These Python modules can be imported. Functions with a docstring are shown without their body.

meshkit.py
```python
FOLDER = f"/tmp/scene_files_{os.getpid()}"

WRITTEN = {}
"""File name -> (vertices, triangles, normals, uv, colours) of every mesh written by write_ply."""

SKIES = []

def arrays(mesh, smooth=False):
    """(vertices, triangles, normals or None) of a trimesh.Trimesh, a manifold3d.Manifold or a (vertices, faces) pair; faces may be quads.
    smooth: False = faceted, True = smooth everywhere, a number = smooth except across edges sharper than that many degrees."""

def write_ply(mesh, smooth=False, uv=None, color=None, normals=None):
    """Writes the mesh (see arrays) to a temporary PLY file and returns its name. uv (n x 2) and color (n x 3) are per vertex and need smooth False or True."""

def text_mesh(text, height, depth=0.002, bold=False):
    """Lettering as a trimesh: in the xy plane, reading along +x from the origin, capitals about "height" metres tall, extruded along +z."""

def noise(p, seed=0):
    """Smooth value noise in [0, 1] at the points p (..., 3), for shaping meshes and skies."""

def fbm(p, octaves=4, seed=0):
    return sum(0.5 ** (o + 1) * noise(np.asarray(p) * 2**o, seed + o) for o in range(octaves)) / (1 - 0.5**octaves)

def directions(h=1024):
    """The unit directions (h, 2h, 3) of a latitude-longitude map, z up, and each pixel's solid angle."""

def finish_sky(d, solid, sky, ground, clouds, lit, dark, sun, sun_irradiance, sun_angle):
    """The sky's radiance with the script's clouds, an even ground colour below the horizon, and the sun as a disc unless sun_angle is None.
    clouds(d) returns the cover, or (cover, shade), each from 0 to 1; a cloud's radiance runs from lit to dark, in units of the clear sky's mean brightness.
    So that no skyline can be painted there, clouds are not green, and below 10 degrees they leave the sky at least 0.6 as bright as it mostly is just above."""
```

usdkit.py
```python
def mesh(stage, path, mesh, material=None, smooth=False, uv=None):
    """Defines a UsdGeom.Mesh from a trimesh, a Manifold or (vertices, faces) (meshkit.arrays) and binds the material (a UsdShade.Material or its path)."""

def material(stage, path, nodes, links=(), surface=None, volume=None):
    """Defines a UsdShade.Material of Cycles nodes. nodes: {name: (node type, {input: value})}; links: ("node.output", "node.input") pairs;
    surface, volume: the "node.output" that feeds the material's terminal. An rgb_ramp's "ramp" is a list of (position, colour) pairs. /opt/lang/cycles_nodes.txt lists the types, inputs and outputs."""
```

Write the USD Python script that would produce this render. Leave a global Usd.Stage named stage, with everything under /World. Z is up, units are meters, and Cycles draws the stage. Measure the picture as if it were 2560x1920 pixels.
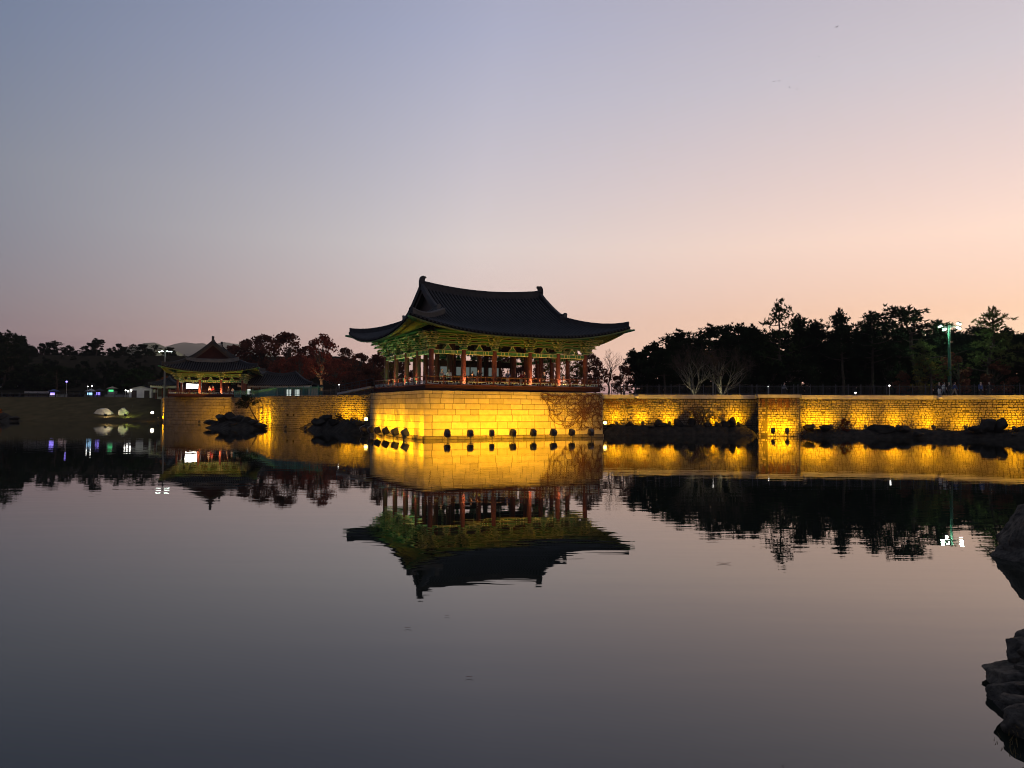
import math, re
import numpy as np, trimesh, manifold3d, shapely
from shapely.geometry import Polygon, LineString, Point, box as sbox
from shapely.ops import unary_union
import usdkit, meshkit
from pxr import Usd, UsdGeom, UsdLux, UsdShade, Gf, Sdf

stage = Usd.Stage.CreateInMemory()
UsdGeom.SetStageUpAxis(stage, 'Z'); UsdGeom.SetStageMetersPerUnit(stage, 1.0)
UsdGeom.Xform.Define(stage, '/World'); UsdGeom.Scope.Define(stage, '/World/Looks')

# ---------------------------------------------------------------- camera, exposure
FOC, CAMZ, HZ, ROLL = 1900.0, 3.2, 1021.0, 0.005        # focal length in photo pixels, eye height, horizon row, horizon slope
cam = UsdGeom.Camera.Define(stage, '/World/camera')
cam.CreateHorizontalApertureAttr(36.0); cam.CreateFocalLengthAttr(36.0 * FOC / 2560)
cam.CreateClippingRangeAttr(Gf.Vec2f(0.1, 20000))
cam.CreateFStopAttr(0.0)
cam.CreateExposureAttr(3.40)
cam.AddTranslateOp().Set(Gf.Vec3d(0, 0, CAMZ))
cam.AddRotateXOp().Set(90 + math.degrees(math.atan((HZ - 960) / FOC)))
cam.AddRotateZOp().Set(math.degrees(ROLL))

# ---------------------------------------------------------------- dusk sky, sun just below the horizon on the right
SUN_EL, SUN_AZ = math.radians(-1.8), math.radians(70)
sky_mat = usdkit.material(stage, '/World/Looks/sky_dusk', {
    'sky': ('sky_texture', {'sky_type': 'single_scattering', 'sun_disc': False, 'sun_elevation': SUN_EL, 'sun_rotation': SUN_AZ,
                            'air_density': 1.0, 'aerosol_density': 1.0, 'ozone_density': 1.3, 'altitude': 50.0}),
    'tc': ('texture_coordinate', {}),
    'sep': ('separate_xyz', {}),
    'dot': ('vector_math', {'math_type': 'dot_product', 'vector2': (math.sin(SUN_AZ), math.cos(SUN_AZ), 0)}),
    'toward': ('map_range', {'from_min': -0.26, 'from_max': 0.84, 'to_min': 0, 'to_max': 1, 'clamp': True}),
    'half': ('map_range', {'range_type': 'linear', 'from_min': 0.0, 'from_max': 0.50, 'to_min': 0, 'to_max': 1, 'clamp': True}),
    'full': ('map_range', {'range_type': 'smoothstep', 'from_min': 0.35, 'from_max': 1.05, 'to_min': 0, 'to_max': 1}),
    'cool': ('rgb_ramp', {'ramp': [(0, (.03, .05, .11)), (.09, (.0, .02, .10)), (.26, (.065, .08, .12)), (.40, (.045, .072, .135)), (1, (.02, .03, .05))]}),
    'mid': ('rgb_ramp', {'ramp': [(0, (.30, .20, .27)), (.08, (.37, .22, .25)), (.21, (.46, .39, .38)), (.45, (.27, .275, .375)), (1, (.06, .06, .08))]}),
    'warm': ('rgb_ramp', {'ramp': [(0, (.20, .12, .20)), (.06, (.30, .10, .12)), (.115, (.42, .10, .03)), (.2, (.64, .32, .17)), (.38, (.43, .32, .275)), (1, (.08, .07, .08))]}),
    'veil1': ('mix_color', {'blend_type': 'mix', 'use_clamp': False}),
    'veil': ('mix_color', {'blend_type': 'mix', 'use_clamp': False}),
    'sum': ('mix_color', {'blend_type': 'add', 'fac': 1.0, 'use_clamp': False}),
    'bg': ('background_shader', {'strength': 0.1})},
    [('tc.generated', 'sep.vector'), ('tc.generated', 'dot.vector1'), ('dot.value', 'toward.value'),
     ('sep.z', 'cool.fac'), ('sep.z', 'mid.fac'), ('sep.z', 'warm.fac'), ('toward.result', 'half.value'), ('toward.result', 'full.value'),
     ('half.result', 'veil1.fac'), ('cool.color', 'veil1.a'), ('mid.color', 'veil1.b'), ('full.result', 'veil.fac'), ('veil1.result', 'veil.a'), ('warm.color', 'veil.b'),
     ('sky.color', 'sum.a'), ('veil.result', 'sum.b'), ('sum.result', 'bg.color')], surface='bg.background')
sky = UsdLux.DomeLight.Define(stage, '/World/sky')
UsdShade.MaterialBindingAPI.Apply(sky.GetPrim()).Bind(sky_mat)
sky.GetPrim().SetCustomDataByKey('kind', 'structure')
sun = UsdLux.DistantLight.Define(stage, '/World/sun')
sun.CreateIntensityAttr(0.5); sun.CreateAngleAttr(0.5); sun.CreateColorAttr(Gf.Vec3f(1.0, 0.75, 0.55)); sun.CreateNormalizeAttr(True)
_d = Gf.Vec3d(math.sin(SUN_AZ) * math.cos(SUN_EL), math.cos(SUN_AZ) * math.cos(SUN_EL), math.sin(SUN_EL))
sun.AddTransformOp().Set(Gf.Matrix4d(Gf.Rotation(Gf.Vec3d(0, 0, 1), _d), Gf.Vec3d(0, 0, 0)))

HAZE = 0.00006
# ---------------------------------------------------------------- helpers
def yh(px): return HZ + ROLL * (px - 1280)
def X(px, Y): return (px - 1280) / FOC * Y
def Z(px, py, Y): return CAMZ + (yh(px) - py) / FOC * Y
def Yw(px, py): return CAMZ * FOC / (py - yh(px))
def W(px, Y, z=0.0): return np.array([X(px, Y), Y, z])
def rng(s): return np.random.default_rng(s)

_used = {}
def numbered(parent, name):
    k = (parent, name); n = _used.get(k, 0); _used[k] = n + 1
    return f'{parent}/{name}' if n == 0 else f'{parent}/{name}_{n:03d}'

ORIGIN = {}
class T:                                    # a prim and the world point its geometry is relative to
    def __init__(s, prim, org): s.prim, s.org, s.path = prim, np.asarray(org, float), str(prim.GetPath())
def tag(t, label=None, cat=None, group=None, kind=None):
    p = t.prim if isinstance(t, T) else t
    for k, v in (('label', label), ('category', cat), ('group', group), ('kind', kind)):
        if v: p.SetCustomDataByKey(k, v)
    return t
def xf(x, loc, rz=0.0, sc=None):
    x.AddTranslateOp().Set(Gf.Vec3d(*map(float, loc))); x.AddRotateZOp().Set(float(rz))
    s = sc if sc is not None else 1.0
    x.AddScaleOp().Set(Gf.Vec3f(*([float(s)] * 3 if np.ndim(s) == 0 else map(float, s))))
def thing(name, label, cat, loc=(0, 0, 0), rz=0.0, sc=None, group=None, local=False):
    x = UsdGeom.Xform.Define(stage, numbered('/World', name)); xf(x, loc, rz, sc)
    return tag(T(x.GetPrim(), (0, 0, 0) if local else loc), label, cat, group)
def dup(t, label, loc, rz=0.0, sc=None, group=None, cat=None):
    base = re.sub(r'_\d{3}$', '', t.path.rsplit('/', 1)[1])
    x = UsdGeom.Xform.Define(stage, numbered('/World', base)); xf(x, loc, rz, sc)
    p = x.GetPrim(); p.GetReferences().AddInternalReference(t.path); p.SetInstanceable(True)
    tag(p, label, cat or t.prim.GetCustomDataByKey('category'), group or t.prim.GetCustomDataByKey('group'))
    return T(p, loc)

class MB:                                   # collects shapes into one mesh
    def __init__(s): s.v, s.f, s.n = [], [], 0
    def raw(s, v, f):
        v = np.asarray(v, float); f = np.asarray(f, int)
        if f.shape[1] == 4: f = np.vstack([f[:, [0, 1, 2]], f[:, [0, 2, 3]]])
        s.v.append(v); s.f.append(f + s.n); s.n += len(v); return s
    def add(s, m, M=None):
        v, f = (m.vertices, m.faces) if isinstance(m, trimesh.Trimesh) else m
        v = np.asarray(v, float)
        if M is not None: v = v @ np.asarray(M)[:3, :3].T + np.asarray(M)[:3, 3]
        return s.raw(v, f)
    def box(s, c, size, ax=None, open_back=False):
        h = np.asarray(size, float) / 2
        v = np.array([[-1, -1, -1], [1, -1, -1], [1, 1, -1], [-1, 1, -1], [-1, -1, 1], [1, -1, 1], [1, 1, 1], [-1, 1, 1]]) * h
        if ax is not None: v = v @ np.asarray(ax, float)      # rows of ax = local axes in world
        f = [[0, 3, 2, 1], [4, 5, 6, 7], [0, 1, 5, 4], [1, 2, 6, 5], [2, 3, 7, 6], [3, 0, 4, 7]]
        return s.raw(v + np.asarray(c, float), f)
    def tube(s, pts, r, n=6, cap=True):
        p = np.asarray(pts, float); r = np.broadcast_to(np.asarray(r, float), (len(p),))
        t = np.gradient(p, axis=0); t /= np.linalg.norm(t, axis=1, keepdims=True) + 1e-9
        a = np.cross(t, np.where(np.abs(t[:, 2:]) < .9, [0, 0, 1.], [1., 0, 0])); a /= np.linalg.norm(a, axis=1, keepdims=True) + 1e-9
        b = np.cross(t, a); an = np.arange(n) * 2 * np.pi / n
        v = p[:, None] + r[:, None, None] * (np.cos(an)[None, :, None] * a[:, None] + np.sin(an)[None, :, None] * b[:, None])
        i, j = np.meshgrid(np.arange(len(p) - 1), np.arange(n), indexing='ij')
        q = np.stack([i * n + j, i * n + (j + 1) % n, (i + 1) * n + (j + 1) % n, (i + 1) * n + j], -1).reshape(-1, 4)
        v = v.reshape(-1, 3); s.raw(v, q)
        if cap:
            L = (len(p) - 1) * n
            f = [[0, k + 1, k] for k in range(1, n - 1)] + [[L, L + k, L + k + 1] for k in range(1, n - 1)]
            s.f.append(np.array(f) + s.n - len(v))
        return s
    def grid(s, P):                         # P (i, j, 3)
        a, b = P.shape[:2]; i, j = np.meshgrid(np.arange(a - 1), np.arange(b - 1), indexing='ij')
        q = np.stack([i * b + j, (i + 1) * b + j, (i + 1) * b + j + 1, i * b + j + 1], -1).reshape(-1, 4)
        return s.raw(P.reshape(-1, 3), q)
    def mesh(s): return np.vstack(s.v), np.vstack(s.f)
    def build(s, name, mat, parent=None, smooth=False, label=None, kind=None, cat=None, group=None, org=None):
        if not s.v: return None
        v, f = s.mesh()
        o = parent.org if parent is not None else np.zeros(3)
        path = numbered(parent.path if parent is not None else '/World', name)
        m = usdkit.mesh(stage, path, (v - o, f), MAT[mat], smooth=smooth)
        t = T(m.GetPrim(), o); tag(t, label, cat, group, kind); return t
def frame2(U):                              # horizontal unit axis -> axes rows (U, V, Z)
    U = np.array([U[0], U[1], 0.]) / math.hypot(U[0], U[1]); return np.array([U, [-U[1], U[0], 0], [0, 0, 1.]])
def extrude(poly, h):
    return trimesh.creation.extrude_polygon(poly, h, engine='earcut')

# ---------------------------------------------------------------- materials
MAT = {}
def mat(name, c1, c2=None, scale=3.0, rough=.8, bump=0.0, bscale=None, spec=.3, metallic=0.0, detail=4, rnd=0.0):
    nodes = {'p': ('principled_bsdf', {'roughness': rough, 'specular_ior_level': spec, 'metallic': metallic})}; links = []
    nodes['g'] = ('geometry', {})
    nodes['n'] = ('noise_texture', {'scale': scale, 'detail': detail, 'roughness': .6}); links.append(('g.position', 'n.vector'))
    nodes['r'] = ('rgb_ramp', {'ramp': [(.32, c1), (.68, c2 if c2 is not None else tuple(x * .75 for x in c1))]})
    links += [('n.fac', 'r.fac')]
    src = 'r.color'
    if rnd:
        nodes['oi'] = ('object_info', {}); nodes['mr'] = ('map_range', {'from_min': 0, 'from_max': 1, 'to_min': 1 - rnd, 'to_max': 1 + rnd})
        nodes['h'] = ('hsv', {}); links += [('oi.random', 'mr.value'), ('mr.result', 'h.value'), (src, 'h.color')]; src = 'h.color'
    links.append((src, 'p.base_color'))
    if bump:
        nodes['n2'] = ('noise_texture', {'scale': bscale or scale * 4, 'detail': 5, 'roughness': .65}); nodes['b'] = ('bump', {'strength': 1.0, 'distance': bump})
        links += [('g.position', 'n2.vector'), ('n2.fac', 'b.height'), ('b.normal', 'p.normal')]
    MAT[name] = usdkit.material(stage, '/World/Looks/' + name, nodes, links, surface='p.BSDF')
def leafmat(name, c1, c2, trans=.25, scale=.6):
    MAT[name] = usdkit.material(stage, '/World/Looks/' + name, {
        'g': ('geometry', {}), 'n': ('noise_texture', {'scale': scale, 'detail': 3}), 'r': ('rgb_ramp', {'ramp': [(.35, c1), (.65, c2)]}),
        'd': ('diffuse_bsdf', {}), 't': ('translucent_bsdf', {}), 'm': ('mix_closure', {'fac': trans})},
        [('g.position', 'n.vector'), ('n.fac', 'r.fac'), ('r.color', 'd.color'), ('r.color', 't.color'), ('d.BSDF', 'm.closure1'), ('t.BSDF', 'm.closure2')], surface='m.closure')
def glow(name, c, s):
    MAT[name] = usdkit.material(stage, '/World/Looks/' + name, {'e': ('emission', {'color': c, 'strength': s})}, surface='e.emission')

for k, (a, b) in enumerate([((.36, .30, .175), (.28, .235, .135)), ((.31, .26, .15), (.25, .21, .12)), ((.36, .305, .18), (.29, .245, .14)), ((.28, .235, .135), (.225, .19, .108))]):
    mat(f'dressed_stone_{"abcd"[k]}', a, b, 2.2, .85, .012, 9)
MAT['rubble_stone'] = usdkit.material(stage, '/World/Looks/rubble_stone', {
    'g': ('geometry', {}), 'n': ('noise_texture', {'scale': .8, 'detail': 5}), 'r': ('rgb_ramp', {'ramp': [(.3, (.40, .33, .24)), (.7, (.25, .205, .15))]}),
    'mr': ('map_range', {'from_min': 0, 'from_max': 1, 'to_min': .40, 'to_max': 1.45}), 'h': ('hsv', {}),
    'n2': ('noise_texture', {'scale': 7, 'detail': 5}), 'b': ('bump', {'distance': .05}), 'p': ('principled_bsdf', {'roughness': .9, 'specular_ior_level': .2})},
    [('g.position', 'n.vector'), ('n.fac', 'r.fac'), ('g.random_per_island', 'mr.value'), ('mr.result', 'h.value'), ('r.color', 'h.color'), ('h.color', 'p.base_color'),
     ('g.position', 'n2.vector'), ('n2.fac', 'b.height'), ('b.normal', 'p.normal')], surface='p.BSDF')
mat('mortar', (.045, .036, .024), (.028, .023, .015), 3, .95, spec=.05)
mat('concrete', (.30, .29, .27), (.22, .21, .20), 1.5, .85, .01)
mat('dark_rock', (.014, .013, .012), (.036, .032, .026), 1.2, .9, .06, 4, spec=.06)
mat('near_rock', (.024, .022, .020), (.105, .092, .075), 7, .9, .045, 26, spec=.06)
mat('wet_stone', (.13, .10, .05), (.06, .05, .026), 1.8, .6, .012, 9)
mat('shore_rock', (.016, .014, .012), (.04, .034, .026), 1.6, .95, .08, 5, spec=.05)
mat('forest_floor', (.012, .011, .008), (.02, .017, .011), .3, .95, .05, 3, spec=.0)
mat('soil', (.045, .038, .025), (.08, .07, .04), .5, .95, .05, 3)
mat('grass', (.040, .034, .017), (.070, .054, .028), .35, .95, .05, 4, spec=.0)
mat('roof_tile', (.014, .0145, .016), (.026, .0265, .029), 1.5, .7, .01, 12, .25)
mat('tile_bed', (.005, .005, .006), (.008, .008, .009), 1.5, .95, spec=.05)
mat('ridge_plaster', (.09, .09, .085), (.05, .05, .05), 1.2, .85)
mat('green_paint', (.032, .13, .058), (.045, .17, .075), 1.2, .6, spec=.15)
mat('trim_paint', (.40, .42, .22), (.32, .36, .18), 2, .55)
mat('red_paint', (.10, .030, .020), (.07, .023, .016), .8, .5, spec=.2)
mat('gable_wood', (.032, .010, .008), (.024, .008, .007), 1.2, .8, spec=.1)
mat('brown_red_wood', (.032, .010, .009), (.022, .008, .007), .9, .7, spec=.1)
mat('rafter_paint', (.15, .20, .08), (.11, .16, .06), 2, .6)
mat('dark_wood', (.04, .025, .018), (.03, .02, .015), 1, .7)
mat('teal_rail', (.42, .50, .49), (.33, .41, .40), 1, .6)
mat('black_metal', (.018, .018, .02), (.028, .028, .03), 3, .5, spec=.4)
mat('teal_metal', (.02, .10, .10), (.025, .12, .115), 2, .5)
mat('pole_grey', (.12, .12, .12), (.09, .09, .09), 1, .6)
mat('pole_green', (.011, .044, .03), (.014, .052, .036), 1, .45)
mat('white_wall', (.55, .54, .50), (.45, .44, .41), .8, .8)
mat('grey_wall', (.25, .24, .23), (.19, .19, .18), .8, .8)
mat('bark', (.035, .026, .02), (.06, .046, .034), 3, .95, .03, spec=.05)
mat('pale_bark', (.12, .108, .085), (.075, .065, .05), 2.5, .9, .02, spec=.05)
mat('vine_stem', (.09, .035, .02), (.06, .025, .015), 3, .9)
mat('skin', (.45, .30, .22), (.42, .27, .2), 2, .6)
mat('hair', (.015, .012, .01), (.02, .016, .013), 3, .6)
for nm, c in (('cloth_black', (.02, .02, .024)), ('cloth_white', (.6, .6, .58)), ('cloth_grey', (.2, .2, .21)), ('cloth_blue', (.05, .08, .2)), ('cloth_red', (.35, .04, .04)), ('cloth_beige', (.35, .28, .2))):
    mat(nm, c, tuple(x * .85 for x in c), 4, .9)
leafmat('needle', (.018, .032, .012), (.032, .048, .018), .1)
leafmat('needle_dark', (.012, .02, .010), (.022, .032, .015), .1)
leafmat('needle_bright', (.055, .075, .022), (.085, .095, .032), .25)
leafmat('evergreen', (.012, .018, .009), (.022, .028, .013), .1)
leafmat('red_leaf', (.22, .05, .03), (.13, .045, .03), .3)
leafmat('brown_leaf', (.125, .045, .028), (.075, .032, .022), .25)
leafmat('orange_leaf', (.20, .07, .02), (.13, .045, .018), .3)
leafmat('yellow_leaf', (.16, .13, .03), (.11, .07, .022), .3)
leafmat('dry_grass', (.13, .10, .05), (.08, .065, .03), .3)
SOD = (1.0, .47, .0)
glow('flood_amber', SOD, 50.0); glow('flood_amber_corner', SOD, 620.0); glow('flood_amber_side', SOD, 60.0); glow('flood_amber_small', SOD, 225.0); glow('flood_amber_bastion', SOD, 95.0); glow('flood_amber_dim', SOD, 45.0)
glow('bulb_amber', (1.0, .62, .12), 1.2); glow('bulb_white', (1.0, .85, .6), 1.2)
glow('uplight_warm', (.88, .85, .30), 2.7); glow('uplight_dim', (1.0, .78, .3), .42); glow('uplight_green', (.16, 1.0, .42), 42.0); glow('uplight_orange', (1.0, .5, .22), 170.0); glow('uplight_slope', (1.0, .5, .22), 60.0); glow('window_bright', (.9, 1.0, .92), .10)
glow('lamp_cool', (.6, 1.0, .70), 42.0); glow('lamp_cool_dim', (.8, 1.0, .85), 1.6); glow('lamp_white', (1, .97, .9), 1.0); glow('lamp_violet', (.3, .22, 1.0), .35); glow('lamp_blue', (.35, .65, 1.0), .3)
glow('lamp_red', (1, .03, .02), .25); glow('lamp_orange', (1.0, .45, .05), 4.0); glow('lamp_lime', (.75, 1.0, .2), 26.0); glow('lamp_cream', (1.0, .8, .45), 26.0)
glow('window_pale', (.85, 1.0, .92), .010); glow('screen_white', (1.0, .96, .85), 1.5); glow('sign_green', (.1, .9, .3), .12)
glow('lamp_trees', (1.0, .95, .6), 15.0)

# water
MAT['water'] = usdkit.material(stage, '/World/Looks/water', {
    'g': ('geometry', {}), 'm': ('mapping', {'scale': (.22, .9, 1)}), 'n': ('noise_texture', {'scale': 1.0, 'detail': 3, 'roughness': .55}),
    'm2': ('mapping', {'scale': (.03, .045, 1)}), 'n2': ('noise_texture', {'scale': 1.0, 'detail': 2}),
    'mr': ('map_range', {'from_min': .35, 'from_max': .7, 'to_min': .25, 'to_max': 1.0, 'clamp': True}), 'mul': ('math', {'math_type': 'multiply'}),
    'b': ('bump', {'strength': 1.0, 'distance': .0085}),
    'p': ('principled_bsdf', {'base_color': (.003, .004, .003), 'roughness': .0, 'ior': 1.42, 'specular_ior_level': .5})},
    [('g.position', 'm.vector'), ('m.vector', 'n.vector'), ('g.position', 'm2.vector'), ('m2.vector', 'n2.vector'), ('n2.fac', 'mr.value'),
     ('n.fac', 'mul.value1'), ('mr.result', 'mul.value2'), ('mul.value', 'b.height'), ('b.normal', 'p.normal')], surface='p.BSDF')
# ---------------------------------------------------------------- water, land
m = MB(); m.raw([[-4000, -60, 0], [4000, -60, 0], [4000, 4000, 0], [-4000, 4000, 0]], [[0, 1, 2, 3]])
m.build('pond_water', 'water', kind='structure')

GZ = 5.0
def PX(px, Y): return (X(px, Y), Y)
wall_near_left = [PX(680, 121), PX(800, 112), PX(928, 104)]
wall_left_face = [PX(641, 140), PX(680, 121)]
wall_recess = [PX(579, 145), PX(641, 140)]
wall_terrace_side = [PX(404, 172), PX(415, 158)]
wall_terrace = [PX(415, 158), PX(577, 152)]
wall_right = [PX(1500, 97.3), PX(1700, 96), PX(1896, 95)]
bastion = [PX(1895, 95), PX(1895, 92.6), PX(1998, 91.6), PX(1999, 94.6)]
wall_far_right = [PX(1999, 94.6), PX(2332, 92.5), PX(2560, 87), PX(2700, 82), PX(3000, 72)]
def off(p, d):                               # push a wall line back by d, away from the water
    p = np.array(p, float); t = np.gradient(p, axis=0); n = np.stack([-t[:, 1], t[:, 0]], 1); n /= np.linalg.norm(n, axis=1, keepdims=True)
    return p + n * d
edge = [(-900, 186), PX(0, 186), PX(400, 184), PX(404, 172), PX(415, 158), PX(577, 152), PX(579, 145), PX(641, 140), PX(680, 121), PX(928, 104),
        PX(1000, 100), PX(1500, 97.3), PX(1896, 95), PX(1895, 92.6), PX(1998, 91.6), PX(1999, 94.6), PX(2332, 92.5), PX(2560, 87), PX(2700, 82), PX(3000, 72), (110, 60), (900, 55)]
land = Polygon(edge + [(4000, 55), (4000, 4000), (-4000, 4000), (-4000, 186)]).buffer(-.5)
tri = trimesh.creation.triangulate_polygon(land, engine='earcut')
m = MB(); m.raw(np.c_[tri[0], np.full(len(tri[0]), GZ - .06)], tri[1]); m.build('ground', 'grass', kind='structure')

def sstep(t): t = np.clip(t, 0, 1); return t * t * (3 - 2 * t)
def hillz(x, y):
    px = 1280 + FOC * x / np.maximum(y, 1)
    fade = 1 - .85 * sstep((px - 820) / 350)
    return GZ - .25 + (17 * sstep((y - 168) / 130) + 3.0 * meshkit.fbm(np.stack([x / 60, y / 60, 0 * x], -1), 3, 4) * sstep((y - 180) / 60)) * fade
gx, gy = np.meshgrid(np.linspace(-560, 160, 91), np.linspace(190, 520, 50), indexing='ij')
m = MB(); m.grid(np.stack([gx, gy, hillz(gx, gy)], -1)); m.build('hill', 'forest_floor', kind='structure', smooth=True)

# the sloping grass bank on the far left
bx, by = np.meshgrid(np.linspace(-420, -74.5, 150), np.linspace(156, 187, 26), indexing='ij')
shore_y = 163 + 2.5 * (meshkit.fbm(np.stack([bx / 14, 0 * bx, 0 * bx], -1), 3, 9) - .5)
bz = -.6 + (GZ + .5) * np.clip((by - shore_y) / (186 - 163), -.2, 1) ** 1 + .5 + .5 * (meshkit.fbm(np.stack([bx / 5, by / 5, 0 * bx], -1), 4, 3) - .5)
bz = np.where(bx > -82, np.minimum(bz, GZ - .15), bz)
m = MB(); m.grid(np.stack([bx, by, bz], -1)); m.build('grassy_bank', 'grass', kind='structure', smooth=True)

def shore(name, poly, top, seed, mat_='shore_rock', step=.35, slope=1.3):
    P = Polygon(poly); x0, y0, x1, y1 = P.bounds
    gx, gy = np.meshgrid(np.arange(x0 - .4, x1 + .4, step), np.arange(y0 - .4, y1 + .4, step), indexing='ij')
    pts = shapely.points(gx.ravel(), gy.ravel()); ins = shapely.contains(P, pts); d = shapely.distance(P.exterior, pts).reshape(gx.shape) * np.where(ins.reshape(gx.shape), 1, -1)
    n = meshkit.fbm(np.stack([gx / 1.1, gy / 1.1, 0 * gx], -1), 4, seed)
    z = np.clip(d / slope, -.8, 1) * top + (n - .5) * .75 * np.clip(d / slope + .6, 0, 1)
    v = np.stack([gx, gy, z], -1); a, b = gx.shape
    i, j = np.meshgrid(np.arange(a - 1), np.arange(b - 1), indexing='ij')
    q = np.stack([i * b + j, (i + 1) * b + j, (i + 1) * b + j + 1, i * b + j + 1], -1).reshape(-1, 4)
    keep = z.ravel()[q].max(1) > -.25
    m = MB(); m.raw(v.reshape(-1, 3), q[keep]); return m.build(name, mat_, kind='structure')
def strip(front, back): return list(front) + list(back)[::-1]
shore('shore', strip([PX(1504, 93.6), PX(1600, 93.4), PX(1750, 92.7), PX(1892, 92.0)], [PX(1504, 98), PX(1700, 96.7), PX(1892, 95.7)]), 1.05, 11, slope=.9)
shore('shore', strip([PX(2002, 91.5), PX(2150, 89.6), PX(2332, 87.3), PX(2450, 84.8), PX(2600, 80.5), PX(2800, 73)], [PX(2002, 95.5), PX(2332, 93.4), PX(2560, 88), PX(2700, 83), PX(2900, 75)]), .85, 12, slope=1.1)
shore('shore', strip([PX(768, 108), PX(800, 101), PX(850, 97), PX(900, 95.5), PX(921, 96)], [PX(745, 116.7), PX(800, 113), PX(925, 105)]), 1.35, 13, slope=1.6)
shore('shore', [PX(515, 116), PX(560, 112.5), PX(640, 111), PX(668, 113), PX(655, 121), PX(600, 128), PX(530, 128)], 1.0, 14, slope=2.2)
shore('shore', [PX(-60, 160), PX(30, 158), PX(60, 161), PX(40, 166), PX(-60, 170)], 1.0, 15, slope=2.0)
# near bank under the photographer, on the right
shore('near_bank', [(3.75, 5.2), (4.45, 6.75), (5.05, 7.0), (6.0, 7.5), (9, 10), (13, 16), (13.5, 19), (22, 20), (22, 4), (3.75, 4)], .35, 16, 'soil', .2, .6)

# ---------------------------------------------------------------- stone walls
def frusta(C, U, N, w, h, dp, ch):            # C centres on the wall plane; boxes with a bevelled face, 10 triangles each
    n = len(C); u = np.broadcast_to(np.r_[U, 0], (n, 3)); nn = np.broadcast_to(np.r_[N, 0], (n, 3)); z = np.array([0, 0, 1.])
    w, h, dp = (np.broadcast_to(a, (n,))[:, None] for a in (w, h, dp))
    V = []
    for o, k in ((0, 0), (1, ch)):
        for sx, sz in ((-1, -1), (1, -1), (1, 1), (-1, 1)):
            V.append(C + u * sx * (w / 2 - k) + z * sz * (h / 2 - k) + nn * (dp if o else -.02))
    V = np.stack(V, 1).reshape(-1, 3)
    f = np.array([[4, 5, 6, 7], [0, 1, 5, 4], [1, 2, 6, 5], [2, 3, 7, 6], [3, 0, 4, 7]])
    return V, (np.arange(n)[:, None, None] * 8 + f[None]).reshape(-1, 4)
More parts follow.
